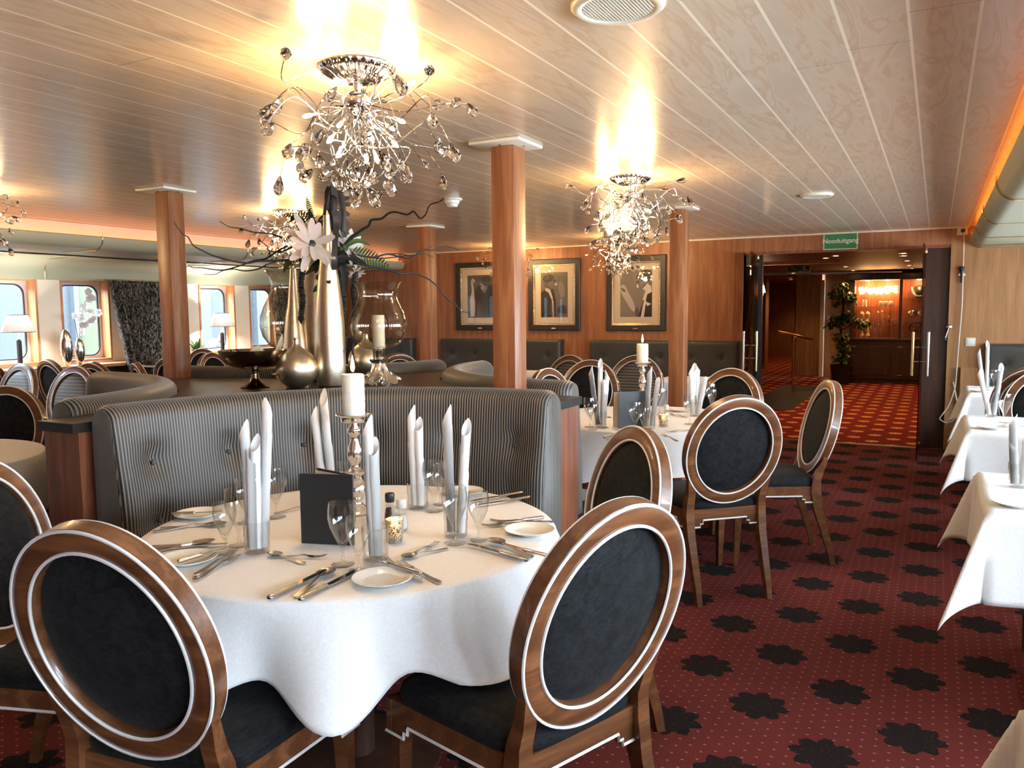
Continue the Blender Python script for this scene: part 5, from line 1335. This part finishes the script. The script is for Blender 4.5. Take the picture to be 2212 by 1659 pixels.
# ---------------------------------------------------------------- sign, switch, cord, microphone on the end wall
t = thing('exit_sign', 'green sign with white lettering above the double doorway', 'sign', (-.905, YB, 2.105))
bm = BM(); box(bm, -.163, .163, -.008, 0, -.088, .082); obj('sign_border', bm, 'sign_white', t, 0)
bm = BM(); box(bm, -.156, .156, -.010, -.008, -.081, .076); obj('sign_panel', bm, 'sign_green', t, 0)
text_mesh('Nooduitgang', .066, 'sign_white', 'lettering', t, Matrix.Translation((0, -.0105, -.002)) @ RX90)
t = thing('light_switch', 'cream square light switch on the pale wood wall', 'switch', (.297, YB, 1.075))
bm = BM(); box(bm, -.042, .042, -.010, 0, -.042, .042, bev=.004); obj('switch_plate', bm, 'plastic_cream', t, 30)
bm = BM(); box(bm, -.027, .027, -.015, -.008, -.027, .027, bev=.003); obj('rocker', bm, 'plastic_white', t, 30)
t = thing('wall_socket', 'cream wall socket with plug, under the ceiling at the air duct', 'socket', (.195, YB, 2.150))
bm = BM(); box(bm, -.050, .040, -.018, 0, -.045, .038, bev=.004); obj('socket_plate', bm, 'plastic_cream', t, 30)
bm = BM(); lathe(bm, [(0, .0), (.020, 0), (.020, .012), (.012, .03), (0, .03)], 20, M=Matrix.Translation((0, -.018, -.002)) @ RX90); obj('plug', bm, 'black', t, 40)
P = [PY(x, y, YB-.03) for x, y in ((2082, 500), (2082, 530), (2080, 600), (2078, 660), (2073, 720), (2068, 780), (2064, 830), (2059, 850), (2050, 875), (2036, 895), (2030, 904), (2036, 910), (2046, 913), (2062, 905), (2068, 880), (2064, 850), (2059, 825))]
bm = BM(); tube(bm, spline(P, 6), .0052, 8); tag(obj('cable', bm, 'plastic_cream'), 'cream cable hanging in a loop from the wall socket', 'cable')
t = thing('microphone', 'dark handheld microphone clipped to the wall behind the cable', 'microphone', PY(2078, 592, YB-.025)-Vector((0, -.0, 0)))
bm = BM(); lathe(bm, [(0, .075), (.018, .070), (.024, .055), (.024, .042), (.018, .030), (0, .030)], 20); obj('head', bm, 'grey_leather', t, 60)
bm = BM(); lathe(bm, [(0, .031), (.015, .030), (.011, -.07), (.009, -.085), (0, -.085)], 16); obj('handle', bm, 'black', t, 40)
bm = BM(); box(bm, -.03, .03, .0, .024, -.018, .004, bev=.003); obj('clip', bm, 'plastic_cream', t, 0)
t = thing('door_holder', 'metal door holder rod with black rubber tip on the door jamb', 'door holder', PY(2050, 706, YB))
bm = BM(); lathe(bm, [(0, 0), (.024, 0), (.024, .012), (.010, .02), (0, .02)], 18, M=RX90); obj('wall_rose', bm, 'steel', t, 40)
bm = BM(); e = PY(2041, 733, YB-.05)-t.location; tube(bm, [(0, -.015, 0), e], .0065, 8); obj('rod', bm, 'steel', t, 40)
bm = BM(); bmesh.ops.create_icosphere(bm, subdivisions=2, radius=.016, matrix=Matrix.Translation(e)); obj('rubber_tip', bm, 'rubber', t, 60)

# ---------------------------------------------------------------- glass doors
def glass_door(no, hx, hy, ex, ey, label):
    d = Vector((ex-hx, ey-hy, 0)); Ln = d.length; ang = math.atan2(d.y, d.x)
    t = thing('door_%d' % no, None, None, (hx, hy, 0), ang); t['kind'] = 'structure'
    bm = BM(); box(bm, 0, Ln, -.005, .005, .012, 1.985); obj('pane', bm, 'smoked_glass', t, 0)
    for z in (.012, 1.945):
        bm = BM(); box(bm, -.012, .075, -.014, .014, z, z+.055, bev=.003); obj('pivot_clamp', bm, 'brass', t, 30)
    x = Ln-.075; h = bpy.data.objects.new('handle', None); COL.objects.link(h); h.parent = t
    for s in (-1, 1):
        bm = BM(); tube(bm, [(x, s*.062, .79), (x, s*.062, 1.19)], .015, 14); obj('bar', bm, 'brass' if (s > 0) == (no == 1) else 'steel', h, 40)
    for z in (.92, 1.05):
        bm = BM(); tube(bm, [(x, -.062, z), (x, .062, z)], .006, 8); obj('cross_pin', bm, 'steel', h, 40)
hp = PY(1654, 545, 9.09); ep = PY(1621, 545, 8.20)
glass_door(1, -1.745, 9.09, -1.645, 8.20, 'left')
glass_door(2, -.118, 9.06, -.124, 8.16, 'right')
for hx, hy, lab in ((-1.74, 8.9, None),): pass

# ---------------------------------------------------------------- foyer: cabinet, plant, rail, sign, lights
def cabinet():
    x0, x1, y0, y1 = -1.46, .12, 16.45, 17.0; w = x1-x0
    t = thing('display_cabinet', 'dark mahogany display cabinet glowing inside, beyond the doorway', 'cabinet', ((x0+x1)/2, (y0+y1)/2, 0)); cx, cy = (x0+x1)/2, (y0+y1)/2; X0, X1, Y0, Y1 = -w/2, w/2, y0-cy, y1-cy
    bm = BM(); box(bm, X0-.03, X1+.03, Y0-.04, Y1, .08, .80, bev=.01); box(bm, X0, X1, Y0, Y1, 0, .08); obj('base_cupboard', bm, 'dark_wood', t, 20)
    for k in range(2):
        xa = X0+.03+k*(w/2-.0); bm = BM(); box(bm, xa+.03, xa+w/2-.09, Y0-.052, Y0-.04, .16, .70, bev=.006); d = obj('door', bm, 'dark_wood', t, 20)
        for z in (.16, .68): bm = BM(); box(bm, xa+.02, xa+.10, Y0-.058, Y0-.05, z, z+.016); obj('hinge', bm, 'brass', d, 0)
    bm = BM(); box(bm, X0-.05, X1+.05, Y0-.06, Y1, .80, .84, bev=.008); obj('counter', bm, 'dark_wood', t, 20)
    bm = BM(); box(bm, X0, X0+.08, Y0, Y1, .84, 1.92); box(bm, X1-.08, X1, Y0, Y1, .84, 1.92); box(bm, X0+.08, X1-.08, Y1-.02, Y1, .84, 1.92); box(bm, X0+.86-.02, X0+.86+.03, Y0, Y0+.05, .84, 1.92); obj('frame', bm, 'dark_wood', t, 0)
    bm = BM(); box(bm, X0+.08, X1-.08, Y1-.03, Y1-.02, .84, 1.92); obj('back_panel', bm, 'console_wood', t, 0)
    bm = BM(); box(bm, X0-.06, X1+.06, Y0-.06, Y1, 1.92, 2.05, bev=.02); obj('cornice', bm, 'dark_wood', t, 20)
    for xa, xb, z in ((X0+.08, X0+.84, 1.42), (X0+.89, X1-.08, 1.56), (X0+.89, X1-.08, 1.20)):
        bm = BM(); box(bm, xa, xb, Y0+.06, Y1-.04, z, z+.012); obj('shelf', bm, 'cabinet_glass', t, 0)
    bm = BM(); box(bm, X0+.08, X0+.84, Y0+.02, Y0+.028, .86, 1.90); obj('glass_door', bm, 'cabinet_glass', t, 0)
    bm = BM(); box(bm, X0+.89, X1-.08, Y0+.02, Y0+.028, .86, 1.90); obj('glass_door', bm, 'cabinet_glass', t, 0)
    for x in (X0+.28, X0+.62, X0+1.15):
        bm = BM(); lathe(bm, [(0, -.006), (.032, -.006), (.035, 0), (0, 0)], 16, (x, Y0+.2, 1.918)); obj('spotlight', bm, 'downlight', t, 60)
        light('cabinet_light', 'POINT', (x, Y0+.2, 1.86), 5, (1, .55, .22), .03, parent=t)
    bm = BM(); rnd = random.Random(3)
    W_ = Vector((cx, cy, 0))
    def on(nm, lab, cat, grp, bm, m, loc, sm=60): return tag(obj(nm, bm, m, None, sm, W_+Vector(loc)), lab, cat, grp)
    # illuminated frosted flower lamp along the top
    for k in range(80):
        bmesh.ops.create_icosphere(bm, subdivisions=1, radius=rnd.uniform(.014, .034), matrix=Matrix.Translation((rnd.uniform(-.32, .32), rnd.uniform(-.06, .06), rnd.uniform(-.05, .06))))
    on('flower_garland_lamp', 'glowing garland lamp at the top of the display cabinet', 'lamp', None, bm, 'cab_light', (X0+.46, .0, 1.735))
    bm = BM(); lathe(bm, [(0, .0), (.10, .02), (.12, .12), (.07, .22), (0, .24)], 24); on('display_bust', 'dark neck bust wearing a bright necklace in the cabinet', 'bust', None, bm, 'black', (X0+1.16, .05, 1.575))
    bm = BM()
    for k in range(24):
        a = PI*(.02+.96*k/23); bmesh.ops.create_icosphere(bm, subdivisions=1, radius=.020, matrix=Matrix.Translation((.125*math.cos(a), -.10, .18-.165*math.sin(a))))
    on('pearl_necklace', 'pearl necklace laid over the dark bust', 'necklace', None, bm, 'petal_white', (X0+1.16, .05, 1.60))
    for k, dx in enumerate((1.06, 1.22)):
        bm = BM(); lathe(bm, [(0, .01), (.05, .012), (.075, .0), (.078, .006), (.05, .02), (0, .018)], 24, M=Matrix.Rotation(PI/2-.15, 4, 'X')); on('display_plate', ('left', 'right')[k]+' small silver plate standing on the cabinet shelf', 'plate', 'silver plates in the cabinet', bm, 'silver', (X0+dx, .02, 1.292))
    for k, (dx, h) in enumerate(((.20, .13), (.255, .13))):
        bm = BM(); lathe(bm, [(0, 0), (.020, 0), (.020, h), (0, h)], 14); on('candle', ('left', 'right')[k]+' slim candle on the upper cabinet shelf', 'candle', 'candles in the cabinet', bm, 'wax', (X0+dx, 0, 1.433))
    for k, dx in enumerate((.52, .60, .69)):
        bm = BM(); box(bm, -.034, .034, -.03, .03, 0, .10, bev=.01); on('glass_trinket', ('left', 'middle', 'right')[k]+' sparkling glass cube on the upper cabinet shelf', 'ornament', 'glass ornaments in the cabinet', bm, 'porcelain', (X0+dx, 0, 1.433), 30)
    for k, dx in enumerate((.19, .29)):
        bm = BM(); P = [(0.02*math.sin(i*.9), 0, i*.045) for i in range(12)]; tube(bm, P, [.03+.012*math.sin(i*2.1) for i in range(12)], 10); on('bead_tower', ('taller left', 'shorter right')[k]+' tower of gold beads in the display cabinet', 'ornament', 'gold bead towers', bm, 'petal_cream', (X0+dx, 0, .845), 30)
    bm = BM(); lathe(bm, [(0, 0), (.05, 0), (.05, .01), (.012, .02), (.010, .26), (.03, .28), (.03, .33), (.012, .36), (.022, .40), (0, .42)], 16); on('brass_stand', 'slim brass stand in the middle of the display cabinet', 'ornament', None, bm, 'brass', (X0+.66, -.05, .845))
    bm = BM(); ovalring(bm, .10, .10, [(0, -.006), (.012, 0), (0, .006), (-.012, 0)], Matrix.Translation((0, 0, .18)), 32)
    for k in range(8): tube(bm, [(0, 0, .18), (.10*math.cos(k*PI/4), 0, .18+.10*math.sin(k*PI/4))], .005, 5)
    tube(bm, [(-.07, 0, .0), (0, 0, .10), (.07, 0, 0)], .008, 6); on('spoked_ornament', 'spoked wheel ornament in the right half of the cabinet', 'ornament', None, bm, 'bronze', (X0+1.12, 0, .852))
    for k, (dx, h) in enumerate(((.40, .34), (.50, .30), (.575, .36), (.70, .30), (.76, .33))):
        bm = BM(); lathe(bm, [(0, 0), (.03, 0), (.008, .02), (.007, h*.5), (.03, h*.62), (.034, h*.8), (.028, h), (.026, h), (0, h*.55)], 16); on('display_goblet', 'glass goblet in the display cabinet, %s' % ('left of the brass stand at the front', 'second from the bead towers', 'tallest beside the brass stand', 'just right of the brass stand', 'next to the centre post')[k], 'goblet', 'goblets in the cabinet', bm, 'jar_glass', (X0+dx, .08, .845))
cabinet()
def plant():
    p = G(1818, 820, 0); t = thing('indoor_tree', 'leafy indoor tree in a dark pot left of the display cabinet', 'plant', (-1.55, 16.1, 0))
    lathe_obj('pot', [(0, 0), (.15, 0), (.19, .34), (.20, .36), (.17, .36), (.165, .32), (0, .32)], 'black', t, 32)
    bm = BM(); tube(bm, spline([(0, 0, .3), (.02, 0, .7), (-.03, .01, 1.1), (.02, 0, 1.4), (-.02, 0, 1.75)], 5), .022, 8); tube(bm, [(-.01, 0, 1.0), (.18, 0, 1.12), (.30, -.02, 1.13)], .010, 6); tube(bm, [(0, 0, 1.0), (-.14, 0, 1.12)], .010, 6); obj('trunk', bm, 'twig', t, 60)
    rnd = random.Random(12); bm = BM()
    for cx, cz, r, n in ((-.02, 1.83, .10, 40), (-.13, 1.68, .13, 70), (.10, 1.60, .15, 90), (-.10, 1.20, .17, 110), (.10, 1.24, .14, 80), (.34, 1.12, .13, 70), (-.10, 1.50, .09, 30), (-.03, .88, .16, 80), (.02, .68, .15, 70), (-.02, .50, .17, 70), (-.20, 1.10, .09, 30)):
        for k in range(n):
            d = Vector((rnd.gauss(0, 1), rnd.gauss(0, 1), rnd.gauss(0, 1))).normalized()*r*rnd.random()**.45; c = Vector((cx, 0, cz))+Vector((d.x, d.y*.8, d.z*.75))
            F = Matrix.Translation(c) @ Matrix.Rotation(rnd.uniform(0, 6.28), 4, 'Z') @ Matrix.Rotation(rnd.uniform(-.6, .9), 4, 'Y'); petal_bm(bm, rnd.uniform(.07, .12), .026, F, -.25, 4)
    f = obj('foliage', bm, 'leaf', t, 60)
plant()
t = thing('handrail', 'brass handrail on a post at the foyer stairs', 'handrail', (-2.28, 15.3, 0))
bm = BM(); tube(bm, [(0, 0, 0), (0, 0, .80)], .028, 16); obj('post', bm, 'brass', t, 60)
bm = BM(); lathe(bm, [(0, 0), (.04, 0), (.04, .06), (0, .06)], 16, (0, 0, .80)); bmesh.ops.create_icosphere(bm, subdivisions=2, radius=.045, matrix=Matrix.Translation((0, 0, .88))); obj('finial', bm, 'brass', t, 60)
bm = BM(); tube(bm, spline([(-.24, -.35, 1.00), (0, 0, .93), (.24, .5, .84)], 6), .030, 10); obj('rail', bm, 'brass', t, 60)
b = BM(); box(b, -2.45, -1.75, 11.6, 15.4, .0005, .008); tag(obj('door_mat', b, 'black', None, 0), 'black mat on the foyer carpet beside the handrail', 'mat')
t = thing('escape_sign', 'dark green escape sign with running figure in the foyer', 'sign', PY(1725, 580, 14.0))
bm = BM(); box(bm, -.185, .185, -.006, .006, -.062, .062); obj('sign_border', bm, 'sign_white', t, 0)
bm = BM(); box(bm, -.178, .178, -.009, -.006, -.056, .056); obj('sign_panel', bm, 'sign_green_dark', t, 0)
bm = BM(); y = -.0095
def stk(bm, a, b_, w):
    a, b_ = Vector((a[0], y, a[1])), Vector((b_[0], y, b_[1])); d = (b_-a).normalized(); n = Vector((d.z, 0, -d.x))*w; vs = [bm.verts.new(p) for p in (a-n, b_-n, b_+n, a+n)]; bm.faces.new(vs)
for a, c, w in (((.08, .02), (.10, -.01), .006), ((.10, -.01), (.075, -.03), .005), ((.075, -.03), (.065, -.045), .004), ((.10, -.01), (.125, -.04), .005), ((.08, .02), (.055, .008), .004), ((.08, .02), (.11, .025), .004), ((-.12, .02), (-.03, -.03), .003), ((.0, -.047), (.05, -.047), .003)): stk(bm, a, c, w)
blob(bm, ell(.082, .038, .010, .010, 12), y); obj('running_figure', bm, 'sign_white', t, 0)
bm = BM(); box(bm, -.12, -.11, -.005, .005, .06, ZF-t.location.z); box(bm, .11, .12, -.005, .005, .06, ZF-t.location.z); obj('hanger', bm, 'steel', t, 0)
dl = None
for i, (x, y) in enumerate(((1784, 557), (1806, 567), (1827, 576), (1843, 584), (1953, 552), (1960, 563), (1964, 573), (1970, 580), (1714, 590), (1756, 599), (1709, 604))):
    p = G(x, y, ZF-.002)
    if p.y > FEND-1: continue
    lb = 'recessed foyer downlight, '+('first of the row left of the cabinet', 'second of the row left of the cabinet', 'third of the row left of the cabinet', 'last of the row left of the cabinet', 'first of the row over the cabinet', 'second of the row over the cabinet', 'third of the row over the cabinet', 'last of the row over the cabinet', 'left one under the escape sign', 'right one by the corridor post', 'last one down the corridor')[i]
    if dl is None:
        dl = thing('downlight', lb, 'downlight', p, 0, 'recessed foyer downlights')
        lathe_obj('lamp', [(0, -.003), (.042, -.003), (.042, .001), (0, .001)], 'downlight', dl, 20); lathe_obj('ring', [(.042, .001), (.043, -.006), (.056, -.005), (.058, .001)], 'brass', dl, 20)
    else: dup(dl, p, 0, lb, 'recessed foyer downlights')
    s = light('downlight_spot', 'SPOT', (p.x, p.y, ZF-.02), 13, (1, .55, .24), .04); s.data.spot_size = 2.2; s.data.spot_blend = .7
for x, y in ((-1.4, 9.9), (-.5, 9.9), (-1.2, 11.4), (-.4, 11.4), (-3.0, 19.4), (-3.1, 22.0), (-3.2, 24.4)):  # extra unseen downlights with spots; the corridor ones are added to brighten it
    s = light('downlight_spot', 'SPOT', (x, y, ZF-.02), 16, (1, .55, .24), .04); s.data.spot_size = 2.2; s.data.spot_blend = .7
    dup(dl, (x, y, ZF-.002), 0, 'extra unseen foyer downlight, added behind the door header or down the corridor', 'recessed foyer downlights')
t = thing('wall_sconce', 'small lit wall sconce glimpsed through the left glass door', 'lamp', PY(1646, 632, 12.6))
bm = BM(); lathe(bm, [(0, .0), (.05, 0), (.03, .10), (0, .11)], 14); obj('shade', bm, 'downlight', t, 60)
bm = BM(); ovalring(bm, .07, .16, [(0, 0), (-.07, .002), (-.07, .02), (0, .02)], Matrix.Translation((-.05, .06, .05)), 24); obj('backplate', bm, 'wall_wood', t, 60)

# ---------------------------------------------------------------- window side
ZL = .908
def table_lamp():
    t = thing('table_lamp', '', 'lamp')
    lathe_obj('base', [(0, 0), (.055, 0), (.056, .006), (.03, .016), (.014, .03), (0, .03)], 'silver', t, 24)
    bm = BM(); box(bm, -.016, .016, -.016, .016, .03, .27, bev=.002); obj('stem', bm, 'black', t, 20)
    lathe_obj('collar', [(0, .27), (.012, .272), (.022, .285), (.012, .295), (.006, .302), (.006, .40), (0, .40)], 'silver', t, 16)
    n = 64; pl = lambda a, z: 1+.012*math.cos(32*a)
    bm = BM(); lathe(bm, [(.148, .350), (.085, .512), (.083, .512), (.146, .350)], 128, lobes=pl); s = obj('lamp_shade', bm, 'shade', t, 60)
    for r, z in ((.148, .350), (.0855, .512)):
        bm = BM(); tube(bm, [(r*math.cos(2*PI*i/48), r*math.sin(2*PI*i/48), z) for i in range(48)], .0028, 6, True); obj('shade_piping', bm, 'grey_leather', s)
    bm = BM(); bmesh.ops.create_icosphere(bm, subdivisions=2, radius=.026, matrix=Matrix.Translation((0, 0, .43))); obj('bulb', bm, 'lamp_bulb', t, 180)
    light('lamp_light', 'POINT', (0, 0, .43), 45, (1, .93, .84), .03, parent=t); return t
pl_ = PX(47, 787, -7.66); put('lamp', table_lamp, Vector((-7.68, pl_.y, ZL)), 0, 'table lamp with pleated white shade at the left picture edge', 'window table lamps')
pl_ = PX(484, 762, -7.66); r = put('lamp', None, Vector((-7.68, pl_.y, ZL)), 0, 'table lamp with pleated white shade seen between the columns and flowers', 'window table lamps')
light('lamp_light', 'POINT', (0, 0, .43), 45, (1, .93, .84), .03, parent=r)
def disc_vase(px, h, w, dpt, label):
    p = PX(px, 788, -7.66); t = thing('silver_vase', label, 'vase', (-7.68, p.y, ZL), .9, 'silver disc vases on the window ledge')
    bm = BM(); secs = []
    for k in range(15):
        z = h*k/14; q = k/14; ww = w*math.sqrt(max(.02, 1-((q-.5)/.52)**2)); dd = dpt*math.sqrt(max(.02, 1-((q-.5)/.55)**2)); secs.append([(ww*math.cos(2*PI*i/28), dd*math.sin(2*PI*i/28), z) for i in range(28)])
    loft(bm, secs); obj('vase_body', bm, 'chrome', t, 60); return t
disc_vase(148, .36, .060, .034, 'taller flat silver vase on the window ledge')
v2 = disc_vase(176, .27, .050, .03, 'smaller flat silver vase holding white orchids')
t = thing('orchid_spray', 'white orchid sprays standing in the smaller silver vase', 'flowers', (v2.location.x, v2.location.y, ZL+.26))
bm = BM(); rnd = random.Random(6)
st = [[(0, 0, -.1), (0, .02, .15), (.02, .06, .33), (.05, .10, .45)], [(0, 0, -.1), (0, .05, .12), (.0, .14, .22), (.02, .18, .28)], [(0, 0, -.1), (0, -.02, .10), (.02, -.05, .22)]]
for P in st: tube(bm, spline(P, 5), .003, 6)
obj('stem', bm, 'leaf', t, 60)
for P in st:
    S = spline(P, 6)
    for k in range(6, len(S), 2):
        bm = BM(); F = Matrix.Translation(S[k]+Vector((rnd.uniform(0, .04), rnd.uniform(-.05, .05), rnd.uniform(-.03, .03)))) @ Matrix.Rotation(PI/2+rnd.uniform(-.5, .5), 4, 'Y') @ Matrix.Rotation(rnd.uniform(0, 3), 4, 'Z')
        for j in range(5): petal_bm(bm, .045, .022, F @ Matrix.Rotation(j*2*PI/5, 4, 'Z'), .1, 5)
        bmesh.ops.solidify(bm, geom=bm.faces[:], thickness=.0008); obj('orchid_flower', bm, 'petal_white', t, 60)
p = PX(426, 772, -7.68); t = thing('potted_plant', 'small green plant in a dark pot on the window ledge', 'plant', (-7.69, p.y, ZL))
lathe_obj('pot', [(0, 0), (.045, 0), (.055, .085), (.048, .085), (.045, .07), (0, .07)], 'black', t, 24)
bm = BM(); rnd = random.Random(9)
for k in range(70):
    F = Matrix.Translation((rnd.uniform(-.03, .03), rnd.uniform(-.03, .03), .08)) @ Matrix.Rotation(rnd.uniform(0, 6.28), 4, 'Z') @ Matrix.Rotation(-rnd.uniform(.1, 1.3), 4, 'Y'); petal_bm(bm, rnd.uniform(.09, .19), .012, F, -.2, 5)
obj('foliage', bm, 'leaf', t, 60)
def curtain(y_top0, y_top1, y_b0, y_b1, zb, label, seed):
    bm = BM(); secs = []; n = 110; rnd = random.Random(seed); ph = rnd.random()*6
    for k in range(26):
        q = k/25; z = 1.765-(1.765-zb)*q; e = q**1.15; ya = y_top0+(y_b0-y_top0)*e; yb = y_top1+(y_b1-y_top1)*e
        row = []
        for i in range(n+1):
            u = i/n; row.append((-7.54+.055*math.sin(u*2*PI*8+ph+.6*math.sin(q*3))+.012*math.sin(u*47), ya+(yb-ya)*u, z))
        secs.append(row)
    loft(bm, secs, False, False); bmesh.ops.solidify(bm, geom=bm.faces[:], thickness=.003)
    t = thing('curtain', label, 'curtain', (0, 0, 0), 0, 'black and white patterned curtains'); obj('drape', bm, 'curtain', t, 60)
    P = [(-7.50, y_b0-.01, zb+.09), (-7.46, (y_b0+y_b1)/2, zb+.05), (-7.50, y_b1+.01, zb+.09)]
    bm = BM(); tube(bm, spline(P, 6), .012, 8); obj('tieback', bm, 'trim_white', t, 60)
    bm = BM(); tube(bm, [(-7.54, y_top0-.02, 1.768), (-7.54, y_top1+.02, 1.768)], .008, 8); obj('rail', bm, 'steel', t, 60)
ca = PX(214, 612, -7.66).y; cb = PX(372, 612, -7.66).y
curtain(ca, cb, PX(262, 790, -7.66).y, PX(352, 790, -7.66).y, .80, 'black and white patterned curtain gathered beside the left column', 1)
ca = PX(568, 612, -7.66).y
curtain(ca, 8.90, PX(588, 785, -7.66).y, 8.75, .80, 'patterned curtain seen through the rippled glass hurricane', 2)
# quay fittings outside
t = thing('mooring_fairlead', 'pale steel pipe fitting with wooden plug outside the window', 'pipe', (-9.2, PX(452, 745, -9.2).y, .2))
bm = BM(); tube(bm, [(0, 0, -3.2), (0, 0, .62)], .14, 20); obj('post', bm, 'dock_white', t, 50)
bm = BM(); tube(bm, [(0, 0, .55), (.12, .10, .80)], .13, 20); tube(bm, [(.05, .05, .66), (.09, .08, .74)], .17, 20); obj('collar', bm, 'dock_white', t, 50)
bm = BM(); tube(bm, [(.10, .09, .78), (.20, .17, .98)], .065, 18); obj('plug', bm, 'pipe', t, 50)
bm = BM(); tube(bm, [(-9.9, PX(197, 700, -9.9).y, -3), (-9.9, PX(197, 700, -9.9).y, 1.95)], .13, 18); tag(obj('mooring_pile', bm, 'dock_green', None, 50), 'greenish weathered mooring pile outside the window', 'pile')
